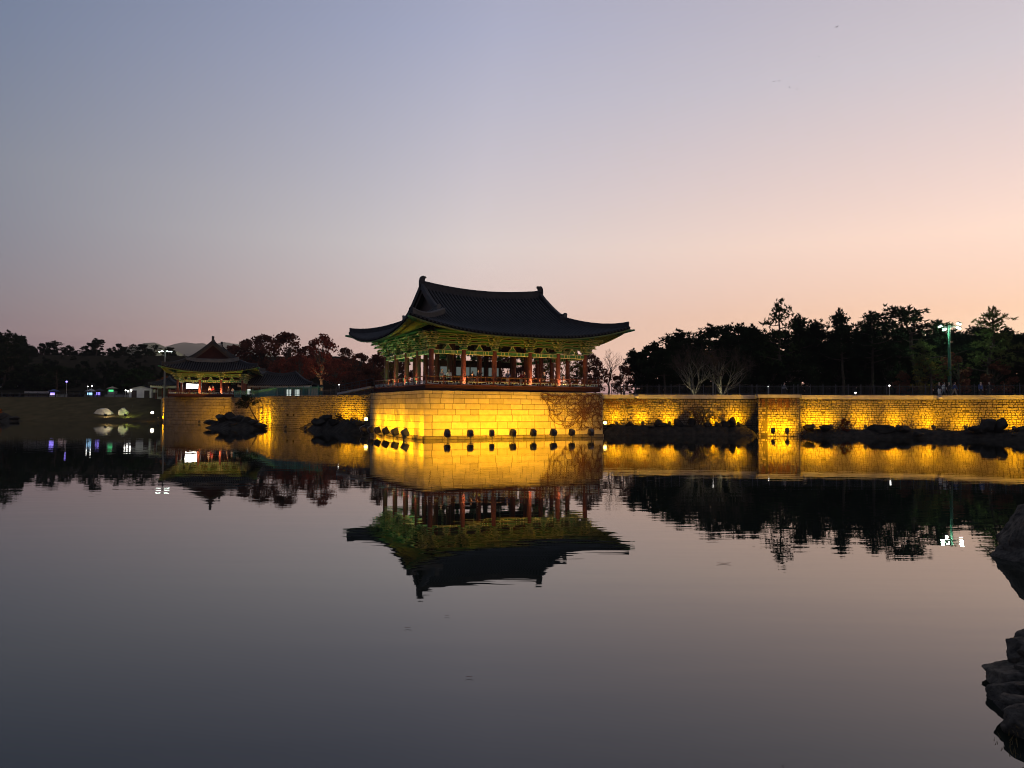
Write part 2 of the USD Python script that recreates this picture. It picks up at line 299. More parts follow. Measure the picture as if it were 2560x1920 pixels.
def stone_wall(name, label, pts, z0=-.3, z1=5.0, ch=.27, sw=.42, seed=1, coping=None, thick=1.1, group=None, m='rubble_stone', batter=0):
    g = rng(seed); pts = np.array(pts, float); t = thing(name, label, 'wall', (*pts[0], 0), group=group)
    core, st, cop = MB(), MB(), MB()
    zt = z1 - (coping or 0)
    for a, b in zip(pts[:-1], pts[1:]):
        L = np.linalg.norm(b - a); U = (b - a) / L; N = np.array([U[1], -U[0]]); ax = np.array([[U[0], U[1], 0], [-N[0], -N[1], 0], [0, 0, 1]])
        mid = (a + b) / 2
        core.box([*(mid - N * thick / 2), (z0 + z1 - .05) / 2 - .3], [L + .02, thick, z1 - .05 - z0 + .6], ax)
        z = z0
        while z < zt - .08:
            h = min(ch * g.uniform(.8, 1.25), zt - z)
            x, cs, ws = -g.uniform(0, sw), [], []
            while x < L:
                w = sw * g.uniform(.55, 1.6); xa, xb = max(x, 0), min(x + w, L)
                if xb - xa > .08 and g.random() > .004: cs.append((xa + xb) / 2); ws.append(xb - xa - .035)
                x += w
            cs = np.array(cs); C = np.c_[a[0] + U[0] * cs, a[1] + U[1] * cs, np.full(len(cs), z + h / 2) + g.normal(0, .012, len(cs))]
            st.raw(*frusta(C, U, N, np.array(ws), h - .035 + g.normal(0, .012, len(cs)), g.uniform(.03, .12, len(cs)), .035))
            z += h
        if coping:
            cop.box([*(mid - N * (thick / 2 - .12)), z1 - coping / 2 + .03], [L + .1, thick + .35, coping], ax)
    core.build('core', 'mortar', t); st.build('stones', m, t, kind='stuff')
    if coping: cop.build('coping', 'concrete', t)
    return t
stone_wall('retaining_wall', 'long amber-lit rubble wall with grey coping, between the big pavilion and the square bastion', wall_right, seed=3, coping=.5)
stone_wall('bastion_wall', 'short square stone bastion jutting from the right wall, stained dark above, lit by two lamps', bastion, seed=4, coping=.38, ch=.29, sw=.4)
stone_wall('retaining_wall', 'far right stretch of rubble wall with scalloped pools of amber light', wall_far_right, seed=5, coping=.5)
stone_wall('retaining_wall', 'dim brownish rubble wall running left from the big pavilion platform', wall_near_left, seed=6, ch=.28, sw=.5)
stone_wall('retaining_wall', 'narrow bright yellow wall face at the corner right of the leaning pine', wall_left_face, seed=7, ch=.27, sw=.42)
stone_wall('retaining_wall', 'recessed wall behind the leaning pine', wall_recess, seed=8, ch=.3, sw=.5)
stone_wall('terrace_wall', 'dim wall of big squared blocks below the small pavilion', [*wall_terrace, PX(579, 145)], seed=9, ch=.62, sw=1.25, z1=5.2)
stone_wall('terrace_wall', 'thin bright amber end face at the left corner below the small pavilion', wall_terrace_side, seed=10, ch=.7, sw=1.2, z1=5.2)

# ---------------------------------------------------------------- pavilion platform of dressed stone
TH = math.radians(27); A0 = np.array([X(1060, 76.4), 76.4]); U1 = np.array([math.cos(TH), math.sin(TH)]); V1 = np.array([-U1[1], U1[0]])
PL, PM, PT = 21.55, 18.7, 5.0
class Frame:
    def __init__(s, O, U): s.O = np.asarray(O, float); s.U = np.asarray(U, float) / np.linalg.norm(U); s.V = np.array([-s.U[1], s.U[0]]); s.ax = np.array([[*s.U, 0], [*s.V, 0], [0, 0, 1.]])
    def P(s, u, v, z):
        u, v, z = np.broadcast_arrays(np.asarray(u, float), v, z)
        return np.stack([s.O[0] + u * s.U[0] + v * s.V[0], s.O[1] + u * s.U[1] + v * s.V[1], z], -1)
F1 = Frame(A0, U1)
plat = thing('stone_platform', 'high platform of large dressed stone blocks glowing yellow, under the big pavilion', 'platform', F1.P(0, 0, 0))
m = MB(); m.box(F1.P(PL / 2, PM / 2, PT / 2 - .5), [PL - .12, PM - .12, PT + .94], F1.ax); m.build('core', 'mortar', plat)
g = rng(21)
courses = [.34, .72, .72, .72, .60, .56, .56, .42, .36]
def platform_face(org, ex, nrm, L, vis):
    z = 0.0
    for k, h in enumerate(courses):
        x = -g.uniform(.0, .8); first = True
        while x < L - .01:
            w = g.uniform(.9, 2.3) if k else g.uniform(1.6, 3.2)
            xa, xb = max(x, 0), min(x + w, L)
            if L - xb < .5: xb = L
            zz, hh = z, h
            dp = g.uniform(.02, .05) + (.16 if k == 0 else 0)
            C = np.array([[*(org + ex * (xa + xb) / 2), zz + hh / 2]])
            ends = .03
            b = MB(); b.raw(*frusta(C, ex, nrm, xb - xa - ends, hh - .03, dp, .014))
            if vis: b.build('stone_block', ('dressed_stone_' + 'abcd'[int(g.integers(0, 4))]) if k else 'wet_stone', plat)
            else: rest.raw(*b.mesh())
            x = xb
        z += h
rest = MB()
i_ = .06
platform_face(A0 + V1 * i_ - U1 * 0, U1, -V1, PL, True)
platform_face(A0 + V1 * PM + U1 * i_, -V1, -U1, PM, True)
platform_face(A0 + U1 * (PL - i_), V1, U1, PM, False)
rest.build('side_blocks', 'dressed_stone_a', plat, kind='stuff')

# ---------------------------------------------------------------- pavilions
def sweep_box(mb, pts, w, h0, h1):           # a ridge: rectangle with a rounded top swept along pts
    p = np.asarray(pts, float); t = np.gradient(p, axis=0); t[:, 2] = 0; t /= np.linalg.norm(t, axis=1, keepdims=True) + 1e-9
    n = np.stack([-t[:, 1], t[:, 0], 0 * t[:, 0]], 1)
    prof = [(-w / 2, h0), (-w / 2, h1 * .8), (-w * .62, h1 * .8), (-w * .4, h1), (w * .4, h1), (w * .62, h1 * .8), (w / 2, h1 * .8), (w / 2, h0)]
    R = np.stack([p + n * a + np.array([0, 0, b]) for a, b in prof], 1)
    mb.grid(R); k = len(prof)
    for e in (0, len(p) - 1): mb.raw(R[e], [[0, i, i + 1] for i in range(1, k - 1)])
class Roof:
    def __init__(s, u0, u1, v0, v1, ze, rise, q, lift):
        s.u0, s.u1, s.v0, s.v1, s.ze, s.R, s.q, s.Cl = u0, u1, v0, v1, ze, rise, q, lift
        s.hv = (v1 - v0) / 2; s.vc = (v0 + v1) / 2; s.uc = (u0 + u1) / 2; s.hr = (u1 - u0) / 2 - q
    def prof(s, d): t = d / s.hv; return s.R * (.60 * t + .40 * t * t)
    def lift(s, a, d): return s.Cl * np.clip(1 - a / (s.hv * 1.02), 0, 1) ** 2.3 * np.clip(1 - d / s.hv, 0, 1) ** 1.6
    def front(s, u, v):
        d = np.minimum(v - s.v0, s.v1 - v); a = np.minimum(u - s.u0, s.u1 - u); t = np.clip(d / s.hv, 0, 1)
        return s.ze + s.prof(d) + s.lift(a, d) + .55 * t ** 2 * np.clip(np.abs(u - s.uc) / s.hr, 0, 1.1) ** 2
    def side(s, u, v):
        d = np.minimum(u - s.u0, s.u1 - u); a = np.minimum(v - s.v0, s.v1 - v)
        return s.ze + s.prof(d) + s.lift(a, d) + .55 * np.clip(d / s.hv, 0, 1) ** 2
    def patches(s):                            # (U, V, mode) grids of the lower skirts
        out = []; us = np.linspace(0, 1, 49); ts = np.linspace(0, 1, 9)
        for back in (0, 1):
            uu = s.u0 + (s.u1 - s.u0) * us; lim = np.minimum(s.q, np.minimum(uu - s.u0, s.u1 - uu)); d = lim[:, None] * ts
            out.append((np.repeat(uu[:, None], 9, 1), (s.v1 - d) if back else (s.v0 + d), 'f', back))
            vv = s.v0 + (s.v1 - s.v0) * us; lim = np.minimum(s.q, np.minimum(vv - s.v0, s.v1 - vv)); d = lim[:, None] * ts
            out.append(((s.u1 - d) if back else (s.u0 + d), np.repeat(vv[:, None], 9, 1), 's', 1 - back))
        return out
CHIMI = Polygon([(x_ * .62, y_ * .66) for x_, y_ in [(-.55, 0), (.50, 0), (.50, .55), (.36, .95), (.46, 1.25), (.78, 1.42), (.55, 1.52), (.60, 1.66), (.35, 1.60), (.10, 1.70), (-.22, 1.62), (-.46, 1.30), (-.55, .8)]])
def extr_at(poly, thick, O, ex, ez=(0, 0, 1)):  # polygon (x along ex, y along ez) extruded symmetrically sideways
    ms = []
    for gpoly in getattr(poly, 'geoms', [poly]):
        if gpoly.is_empty or gpoly.area < 1e-6: continue
        e = extrude(gpoly, thick); v = np.asarray(e.vertices); ex3 = np.asarray(ex, float); ez3 = np.asarray(ez, float); n = np.cross(ex3, ez3)
        w = O + v[:, :1] * ex3 + v[:, 1:2] * ez3 + (v[:, 2:] - thick / 2) * n
        ms.append((w, e.faces))
    return ms
def outlined(body, trim, poly, thick, O, ex, edge=.05):
    for vf in extr_at(poly, thick, O, ex): body.raw(*vf)
    for vf in extr_at(poly.difference(poly.buffer(-edge)), thick + .03, O, ex): trim.raw(*vf)

def pavilion(t, F, R, cu, cv, zd, zc, pitch, single_rows, lit, deck, rail_bays, n_tiers=3, big=True):
    """R roof, cu/cv column lines, zd deck height, zc column top."""
    P = F.P; ax = F.ax; z3 = np.array([0, 0, 1.])
    Uu, Vv = np.array([*F.U, 0]), np.array([*F.V, 0])
    # roof bed (two skins joined at the eaves)
    bed = MB()
    for (uu, vv, md, bk) in R.patches():
        z = (R.front if md == 'f' else R.side)(uu, vv); bed.grid(P(uu, vv, z))
        bed.grid(P(uu, vv, z - .2)[::-1]); bed.grid(np.stack([P(uu[:, 0], vv[:, 0], z[:, 0] + .01), P(uu[:, 0], vv[:, 0], z[:, 0] - .21)], 1))
    ua = np.linspace(R.u0 + R.q - .5, R.u1 - R.q + .5, 33); ts = np.linspace(R.q, R.hv, 9)
    for bk in (0, 1):
        uu, dd = np.meshgrid(ua, ts, indexing='ij'); vv = (R.v1 - dd) if bk else (R.v0 + dd); z = R.front(uu, vv)
        bed.grid(P(uu, vv, z)); bed.grid(P(uu, vv, z - .25)[::-1])
    roof = bed.build('roof', 'tile_bed', t)
    # tile rows
    rr = pitch * .27; prof = np.array([(-1, -.2), (-.78, .85), (0, 1.35), (.78, .85), (1, -.2)]) * rr
    joined = MB()
    def row(pu, pv, fn, cross):
        c = Uu if cross == 'u' else Vv
        z = fn(pu, pv); p = P(pu, pv, z)
        g_ = p[:, None] + prof[None, :, :1] * c + prof[None, :, 1:] * z3
        b = joined if not single_rows else MB()
        b.grid(g_); b.raw(np.vstack([g_[0], g_[0][[0, 4]] - z3 * rr * .9]), [[0, 1, 2], [0, 2, 3], [0, 3, 4], [0, 4, 6], [0, 6, 5]])
        if single_rows: b.build('tile_row', 'roof_tile', roof)
    n = int((R.u1 - R.u0) / pitch)
    for u in R.u0 + pitch * .5 + np.arange(n) * (R.u1 - R.u0 - pitch) / max(n - 1, 1):
        a = min(u - R.u0, R.u1 - u)
        dmax = R.hv - .1 if a > R.q - .45 else a
        d = np.linspace(-.06, dmax, max(4, int(dmax * 1.6)))
        row(np.full_like(d, u), R.v0 + d, R.front, 'u'); row(np.full_like(d, u), R.v1 - d, R.front, 'u')
    n = int((R.v1 - R.v0) / pitch)
    for v in R.v0 + pitch * .5 + np.arange(n) * (R.v1 - R.v0 - pitch) / max(n - 1, 1):
        a = min(v - R.v0, R.v1 - v, R.q); d = np.linspace(-.06, a, max(3, int(a * 1.6)))
        row(R.u0 + d, np.full_like(d, v), R.side, 'v'); row(R.u1 - d, np.full_like(d, v), R.side, 'v')
    if not single_rows: joined.build('tile_rows', 'roof_tile', roof, kind='stuff')
    # ridges
    us = np.linspace(R.u0 + R.q - .55, R.u1 - R.q + .55, 25)
    b = MB(); sweep_box(b, P(us, R.vc, R.front(us, np.full_like(us, R.vc))), .42, -.35, .75); b.build('ridge', 'roof_tile', roof)
    for e, sg in ((us[0], 1), (us[-1], -1)):
        b = MB(); O = P(e + sg * .15, R.vc, R.front(np.array(e), np.array(R.vc)) + .15)
        for vf in extr_at(CHIMI, .42, O, Uu * sg): b.raw(*vf)
        b.build('ridge_finial', 'roof_tile', roof)
    for e, sg in ((R.u0 + R.q - .45, 1), (R.u1 - R.q + .45, -1)):
        for bk in (0, 1):
            d = np.linspace(R.hv - .1, R.q + .15, 10); v = (R.v1 - d) if bk else (R.v0 + d); z = R.front(np.full_like(d, e), v)
            z[-1] += .18; z[-2] += .04
            b = MB(); sweep_box(b, P(np.full_like(d, e), v, z), .36, -.15, .52); b.build('descending_ridge', 'roof_tile', roof)
            d = np.linspace(R.q, .12, 12); uu = (R.u0 + d) if sg > 0 else (R.u1 - d); vv = (R.v1 - d) if bk else (R.v0 + d); z = R.front(uu, vv)
            b = MB(); sweep_box(b, P(uu, vv, z), .38, -.2, .62); b.build('hip_ridge', 'roof_tile', roof)
        v = np.linspace(R.v0 + R.q - .2, R.v1 - R.q + .2, 15); z = R.side(np.full_like(v, R.u0 + R.q if sg > 0 else R.u1 - R.q), v) + .35 * (np.abs(v - R.vc) / (R.hv - R.q)) ** 4
        b = MB(); sweep_box(b, P(np.full_like(v, e - sg * .15), v, z), .4, -.2, .55); b.build('gable_sill_ridge', 'ridge_plaster', roof)
        # gable wall with boarded face, and barge boards
        v = np.linspace(R.v0 + R.q, R.v1 - R.q, 21); top = R.front(np.full_like(v, e), v) - .12; lo = np.minimum(R.side(np.full_like(v, R.u0 + R.q), v) - .1, top)
        b = MB()
        gu = e + sg * .75
        b.grid(np.stack([P(gu, v, lo), P(gu, v, top)], 1)); b.build('gable_wall', 'dark_wood' if big else 'gable_wood', roof)
        b = MB()
        b.grid(np.stack([P(e + sg * .02, v, top - .5), P(e + sg * .02, v, top + .08)], 1)); b.grid(np.stack([P(e + sg * .1, v, top - .5), P(e + sg * .1, v, top + .08)], 1)[::-1]); b.build('barge_board', 'dark_wood', roof)
    # rafters under the eaves
    raf, fly, eb = MB(), MB(), MB()
    inn = 4.6
    def rafters(fixed, fn, cross, lim, lo, hi, sgn, other):
        for c in np.arange(lo + .3, hi - .2, .44 if big else .5):
            a = min(c - lo, hi - c); dm = min(inn, a * 1.0 + .3)
            d0 = np.array([.75, max(dm * .6, .9), max(dm, 1.2)]); p = fixed + sgn * d0
            uu, vv = (np.full(3, c), p) if cross == 'u' else (p, np.full(3, c))
            raf.tube(P(uu, vv, fn(uu, vv) - .42), .085, 5)
            d0 = np.array([.10, 1.0]); p = fixed + sgn * d0; uu, vv = (np.full(2, c), p) if cross == 'u' else (p, np.full(2, c))
            fly.tube(P(uu, vv, fn(uu, vv) - .28), .075, 4)
    rafters(R.v0, R.front, 'u', 0, R.u0, R.u1, 1, 0); rafters(R.v1, R.front, 'u', 0, R.u0, R.u1, -1, 0)
    rafters(R.u0, R.side, 'v', 0, R.v0, R.v1, 1, 0); rafters(R.u1, R.side, 'v', 0, R.v0, R.v1, -1, 0)
    raf.build('rafters', 'rafter_paint', t, kind='stuff'); fly.build('flying_rafters', 'rafter_paint', t, kind='stuff')
    for (uu, vv, md, bk) in R.patches():
        fn = R.front if md == 'f' else R.side
        for dd, zo, hh in ((.06, -.36, .12), (.82, -.36, .14)):
            k = np.linspace(0, 1, 40)
            if md == 'f': a = R.u0 + dd + (R.u1 - R.u0 - 2 * dd) * k; w = np.full_like(a, R.v1 - dd if bk else R.v0 + dd)
            else: w = R.v0 + dd + (R.v1 - R.v0 - 2 * dd) * k; a = np.full_like(w, R.u0 + dd if bk else R.u1 - dd)
            z = fn(a, w); eb.tube(P(a, w, z + zo + (.06 if dd < .5 else -.02)), hh * .55, 4)
    eb.build('eave_board', 'rafter_paint', t)
    for sx in (0, 1):
        for sy in (0, 1):
            d = np.array([-.35, .4, 2.2, 4.4]); uu = R.u1 - d if sx else R.u0 + d; vv = R.v1 - d if sy else R.v0 + d
            zz = R.front(np.clip(uu, R.u0, R.u1), np.clip(vv, R.v0, R.v1)) - .42; zz[0] = zz[1] + .15
            b = MB(); b.tube(P(uu, vv, zz), [.10, .2, .24, .24], 4); b.build('corner_rafter', 'green_paint', t)
    # columns (perimeter and inner), with stone footings
    perim = [(u, v) for u in cu for v in cv if u in (cu[0], cu[-1]) or v in (cv[0], cv[-1])]
    inner = [(u, v) for u in cu[1:-1] for v in (cv[1], cv[-2])] + [(u, v) for u in (cu[1], cu[-2]) for v in cv[2:-2]]
    cr = .27 if big else .24
    for u, v in perim + inner:
        b = MB(); zs = np.linspace(zd, zc if (u, v) in perim else zc + 1.6, 5); b.tube(P(np.full(5, u), np.full(5, v), zs), cr * np.array([1.04, 1.05, 1.03, .98, .93]), 14)
        c = b.build('column', 'red_paint', t, smooth=50)
        b = MB(); b.tube(P(np.full(2, u), np.full(2, v), [zd, zd + .16]), [.42, .36], 12); b.build('footing', 'concrete', c)
    # lintels, tie boards, hip struts, brackets
    def seg(u_a, v_a, u_b, v_b, out):
        L = math.hypot(u_b - u_a, v_b - v_a); d = np.array([(u_b - u_a) / L, (v_b - v_a) / L]); D = d[0] * Uu + d[1] * Vv; O3 = out[0] * Uu + out[1] * Vv
        axx = np.array([D, O3, z3]); mid = P((u_a + u_b) / 2, (v_a + v_b) / 2, 0)
        b, tr = MB(), MB()
        b.box(mid + z3 * (zc - .28), [L - .5, .3, .40], axx)
        for zz in (zc - .10, zc - .46): tr.box(mid + z3 * zz, [L - .5, .34, .05], axx)
        for k in (-.5 + .75 / L, .5 - .75 / L, -.5 + 1.15 / L, .5 - 1.15 / L, -.12, .12): tr.box(mid + D * L * k + z3 * (zc - .28), [.07, .335, .36], axx)
        o = b.build('lintel', 'green_paint', t); tr.build('trim', 'trim_paint', o)
        # boards between the brackets, one above another, with pale edges and small blocks
        for k in range(n_tiers):
            zt = zc + .62 + k * .40; b, tr = MB(), MB(); oo = O3 * (.05 * k - .12)
            b.box(mid + oo + z3 * (zt + .13), [L - .4, .14, .28], axx)
            for zz in (zt + .01, zt + .25): tr.box(mid + oo + z3 * zz, [L - .4, .17, .04], axx)
            for q in (-.3, 0, .3): b.box(mid + oo + D * L * q + z3 * (zt - .08), [.26, .24, .14], axx); tr.box(mid + oo + D * L * q + z3 * (zt - .13), [.30, .26, .04], axx)
            o = b.build('tie_board', 'green_paint', t); tr.build('trim', 'trim_paint', o)
        hw = Polygon([(-.48, 0), (.48, 0), (.10, .48), (.16, .6), (-.16, .6), (-.10, .48)]); b, tr = MB(), MB()
        outlined(b, tr, hw, .16, mid + z3 * zc, D, .06)
        o = b.build('strut', 'green_paint', t); tr.build('trim', 'trim_paint', o)
        # dark boards closing the wall above, behind the brackets
        b = MB(); b.box(mid - O3 * .35 + z3 * (zc + 1.5), [L, .06, 1.5], axx); b.build('wall_board', 'dark_wood', t)
        b = MB(); b.tube([mid + O3 * 1.05 - D * (L / 2 + .02) + z3 * (zc + 1.86), mid + O3 * 1.05 + D * (L / 2 + .02) + z3 * (zc + 1.86)], .17, 8); b.build('purlin', 'green_paint', t, smooth=50)
        b = MB(); b.box(mid + O3 * 1.05 + z3 * (zc + 1.60), [L + .02, .12, .2], axx); tr = MB(); tr.box(mid + O3 * 1.05 + z3 * (zc + 1.52), [L + .02, .15, .05], axx)
        o = b.build('purlin_board', 'green_paint', t); tr.build('trim', 'trim_paint', o)
    for a_, b_ in zip(cu[:-1], cu[1:]): seg(a_, cv[0], b_, cv[0], (0, -1)); seg(a_, cv[-1], b_, cv[-1], (0, 1))
    for a_, b_ in zip(cv[:-1], cv[1:]): seg(cu[0], a_, cu[0], b_, (-1, 0)); seg(cu[-1], a_, cu[-1], b_, (1, 0))
    def arm_out(L): return Polygon([(-.55, .02), (-.4, 0), (L - .45, 0), (L - .22, .05), (L - .05, -.03), (L + .20, .03), (L + .02, .13), (L + .06, .27), (-.55, .27)])
    def arm_side(L): return Polygon([(-L, .12), (-L + .12, .03), (-L + .3, 0), (L - .3, 0), (L - .12, .03), (L, .12), (L, .27), (-L, .27)])
    def bracket(u, v, outs):
        body, tr = MB(), MB(); base = P(u, v, zc)
        body.box(base + z3 * .10, [.62, .62, .22], ax); tr.box(base + z3 * .02, [.66, .66, .05], ax)
        for (du, dv) in outs:
            O3 = (du * Uu + dv * Vv) / math.hypot(du, dv); D = np.array([-O3[1], O3[0], 0]); dg = math.hypot(du, dv)
            for k in range(n_tiers + 1):
                zt = .22 + k * .40
                outlined(body, tr, arm_out((.5 + .30 * k) * dg), .20, base + z3 * zt, O3, .075)
                if dg < 1.2:
                    for j in ((0, k) if k else (0,)):
                        outlined(body, tr, arm_side(.46 + .16 * (k - j)), .16, base + O3 * (.02 + .33 * j) + z3 * zt, D, .07)
                    for q in (-1, 0, 1): body.box(base + O3 * .33 * k + D * q * .42 + z3 * (zt + .33), [.2, .2, .12], np.array([D, O3, z3]))
        o = body.build('bracket', 'green_paint', t); tr.build('trim', 'trim_paint', o)
    for u, v in perim:
        outs = []
        if u == cu[0]: outs.append((-1, 0))
        if u == cu[-1]: outs.append((1, 0))
        if v == cv[0]: outs.append((0, -1))
        if v == cv[-1]: outs.append((0, 1))
        if len(outs) == 2: outs.append((outs[0][0] + outs[1][0], outs[0][1] + outs[1][1]))
        bracket(u, v, outs)
    # ceiling
    b = MB(); b.box(P((cu[0] + cu[-1]) / 2, (cv[0] + cv[-1]) / 2, zc + 1.75), [cu[-1] - cu[0] - .9, cv[-1] - cv[0] - .9, .08], ax); b.build('ceiling', 'dark_wood', t)
    # deck with edge beam, and railing
    du0, du1, dv0, dv1 = deck
    b = MB(); b.box(P((du0 + du1) / 2, (dv0 + dv1) / 2, zd - .25), [du1 - du0, dv1 - dv0, .46], ax); dk = b.build('deck', 'brown_red_wood', t)
    b = MB(); b.box(P((du0 + du1) / 2, (dv0 + dv1) / 2, zd - .01), [du1 - du0 + .14, dv1 - dv0 + .14, .06], ax); b.build('deck_edge', 'red_paint', dk)
    H = .88 if big else .8
    def rail_side(pa, pb, nb, inward):
        pa, pb = np.array(pa), np.array(pb); L = np.linalg.norm(pb - pa); d = (pb - pa) / L; D = d[0] * Uu + d[1] * Vv; N = np.array([-D[1], D[0], 0]); axx = np.array([D, N, z3])
        a3 = P(pa[0], pa[1], zd)
        for k in range(nb):
            b = MB(); b.box(a3 + D * L * k / nb + z3 * H / 2, [.11, .11, H + .08], axx); b.box(a3 + D * L * k / nb + z3 * (H + .07), [.15, .15, .06], axx); b.build('rail_post', 'red_paint', t)
        b = MB(); b.tube([a3 + z3 * H, a3 + D * L + z3 * H], .055, 6); b.build('handrail', 'red_paint', t)
        b = MB(); b.box(a3 + D * L / 2 + z3 * .47, [L, .06, .06], axx); b.box(a3 + D * L / 2 + z3 * .06, [L, .07, .08], axx); b.build('lower_rail', 'red_paint', t)
        w = L / nb
        for k in range(nb):
            b = MB(); c = a3 + D * (k + .5) * w; s_ = 1 if k % 2 else -1
            b.box(c + D * w * .25 + z3 * .70, [.05, .05, .38], axx) if False else None
            for (x, z, sx, sz) in ((-.36, .36, .22, .05), (-.40, .20, .05, .14), (-.22, .24, .05, .28), (-.10, .36, .30, .05), (.06, .22, .05, .24), (-.06, .13, .26, .05), (.22, .36, .05, .14), (.30, .24, .30, .05), (.40, .34, .05, .14), (.20, .13, .20, .05)):
                b.box(c + D * s_ * x * w + z3 * z, [max(sx * w * .9, .05) if sx > .1 else .05, .05, sz], axx)
            b.build('lattice_panel', 'teal_rail', t)
            b = MB(); b.box(c + z3 * .68, [.05, .05, .38], axx); b.build('baluster', 'red_paint', t)
    e = .12
    rail_side((du0 + e, dv0 + e), (du1 - e, dv0 + e), rail_bays[0], 1); rail_side((du0 + e, dv1 - e), (du0 + e, dv0 + e), rail_bays[1], 1)
    rail_side((du1 - e, dv0 + e), (du1 - e, dv1 - e), rail_bays[1], 1); rail_side((du1 - e, dv1 - e), (du0 + e, dv1 - e), rail_bays[0], 1)

R1 = Roof(-2.35, 23.6, -2.35, 20.2, 10.85, 5.4, 5.75, 1.55)
CU1, CV1 = [1.25, 4.85, 8.45, 12.75, 16.35, 19.95], [1.3, 5.15, 8.9, 12.6, 16.3]
pav1 = thing('pavilion', 'large open pavilion with black tiled roof, green brackets and red columns, at the centre', 'pavilion', F1.P(10.6, 8.9, 5))
pavilion(pav1, F1, R1, CU1, CV1, 5.56, 9.32, .42, True, True, (.22, PL - .3, .22, PM - .6), (11, 10))
# inner screens with pale lit panes between the back inner columns
def screen(u_a, u_b, v, lits):
    b = MB(); b.box(F1.P((u_a + u_b) / 2, v, 8.55), [u_b - u_a - .5, .08, .75], F1.ax); s = b.build('screen', 'dark_wood', pav1)
    b = MB(); b.box(F1.P((u_a + u_b) / 2, v, 6.48), [u_b - u_a - .5, .08, 1.36], F1.ax); b.build('screen_panel', 'dark_wood', s)
    w = (u_b - u_a - .5) / 2
    for k in range(2):
        c = u_a + .25 + w * (k + .5)
        for du in (-w / 2 + .04, w / 2 - .04): b = MB(); b.box(F1.P(c + du, v, 7.59), [.08, .1, 1.2], F1.ax); b.build('window_jamb', 'dark_wood', s)
        if lits[k]: b = MB(); b.box(F1.P(c, v + .02, 7.6), [w - .16, .03, 1.16], F1.ax); b.build('window_pane', 'window_pale', s)
screen(4.85, 8.45, 12.6, (0, 1)); screen(8.45, 12.75, 12.6, (1, 1)); screen(12.75, 16.35, 12.6, (1, 0))

# the small pavilion, gable towards the water
F2 = Frame((X(648, 155.5), 155.5), (-.25, 1.0))
R2 = Roof(0, 22, .3, 18.8, 10.45, 5.5, 4.3, 1.15)
pav2 = thing('pavilion', 'smaller open pavilion with its dark red gable facing the pond, on the left terrace', 'pavilion', F2.P(10, 9.7, 5))
pavilion(pav2, F2, R2, [3.4, 7.6, 11.6, 15.4, 18.8], [3.6, 7.75, 11.9, 16.1], 5.75, 8.75, .46, False, True, (2.0, 20.4, 1.9, 17.7), (8, 8), n_tiers=2, big=False)
# ---------------------------------------------------------------- floodlights
def floodlight(name, label, loc, aim, w, h, d, emat, post=None, cat='floodlight', group=None, body='black_metal', post_base=None, recess=.08):
    """A tapered housing whose glass faces along aim; loc is the middle of the glass."""
    loc = np.asarray(loc, float); a = np.asarray(aim, float); a /= np.linalg.norm(a); s = np.cross(a, [0, 0, 1.]); s /= np.linalg.norm(s); q = np.cross(s, a)
    base = loc.copy() if post_base is None else np.array([*(loc - a * d * .5)[:2], post_base])
    t = thing(name, label, cat, base, group=group)
    prof = [(-.62, -d), (-.95, -d * .55), (-1, 0), (-1, recess)]
    hb = MB(); rings = []
    for k, off in prof:
        c = abs(k); rings.append(np.stack([loc + a * off + s * sx * w / 2 * c + q * sz * h / 2 * c for sx, sz in ((-1, -.8), (-.8, -1), (.8, -1), (1, -.8), (1, .8), (.8, 1), (-.8, 1), (-1, .8), (-1, -.8))]))
    hb.grid(np.stack(rings)); hb.raw(rings[0][:8], [[0, i, i + 1] for i in range(1, 7)]); hb.build('housing', body, t)
    gl = MB(); k = .9; gl.raw([loc + s * sx * w / 2 * k + q * sz * h / 2 * k for sx, sz in ((-1, -1), (1, -1), (1, 1), (-1, 1))], [[0, 1, 2, 3]]); gl.build('glass', emat, t)
    if post_base is not None:
        p = MB(); c = loc - a * d * .5; p.tube([[c[0], c[1], post_base], [c[0], c[1], c[2] - h * .3]], .045, 6)
        for sx in (-1, 1): p.tube([c - q * h * .62, c - q * h * .62 + s * sx * (w / 2 + .04), c + s * sx * (w / 2 + .04)], .025, 4)
        p.build('post', body, t)
    return t
ordn = ['first', 'second', 'third', 'fourth', 'fifth', 'sixth', 'seventh', 'eighth', 'ninth', 'tenth']
g = rng(31)
for k, px in enumerate([1121, 1178.5, 1232.5, 1285, 1336, 1386, 1432, 1480]):
    Y = 74.1 + (px - 1121) / 359 * 6.2; c = W(px, Y, .72)
    n3 = np.array([*V1, .37]); floodlight('water_floodlight', f'dark floodlight in the water before the platform front, {ordn[k]} from the near corner', c + np.array([*V1, 0]) * .2, n3 + g.normal(0, .13, 3), .50 * g.uniform(.9, 1.1), .66 * g.uniform(.9, 1.1), .42, 'flood_amber', post_base=-.4, recess=.22)
for k, v in enumerate([.52, 3.7, 6.9, 9.8, 12.3, 15.4]):
    c = F1.P(-1.75, v, .72)
    floodlight('water_floodlight', f'dark tilted floodlight beside the left platform face, {ordn[k]} from the near corner', c, np.array([*U1, .36]) + g.normal(0, .08, 3), .44, .74, .42, 'flood_amber_side', post_base=-.4, recess=.28)
for k, px in enumerate([1932, 1967]):
    c = W(px, 90.6, .75); floodlight('water_floodlight', f'dark floodlight in the water before the square bastion, the {"left" if k == 0 else "right"} of two', c, [.05, 1, .7], .42, .6, .4, 'flood_amber_bastion', post_base=-.4)
def line_y(pts, px):
    P_ = np.array(pts); pxs = 1280 + FOC * P_[:, 0] / P_[:, 1]; return float(np.interp(px, pxs, P_[:, 1]))
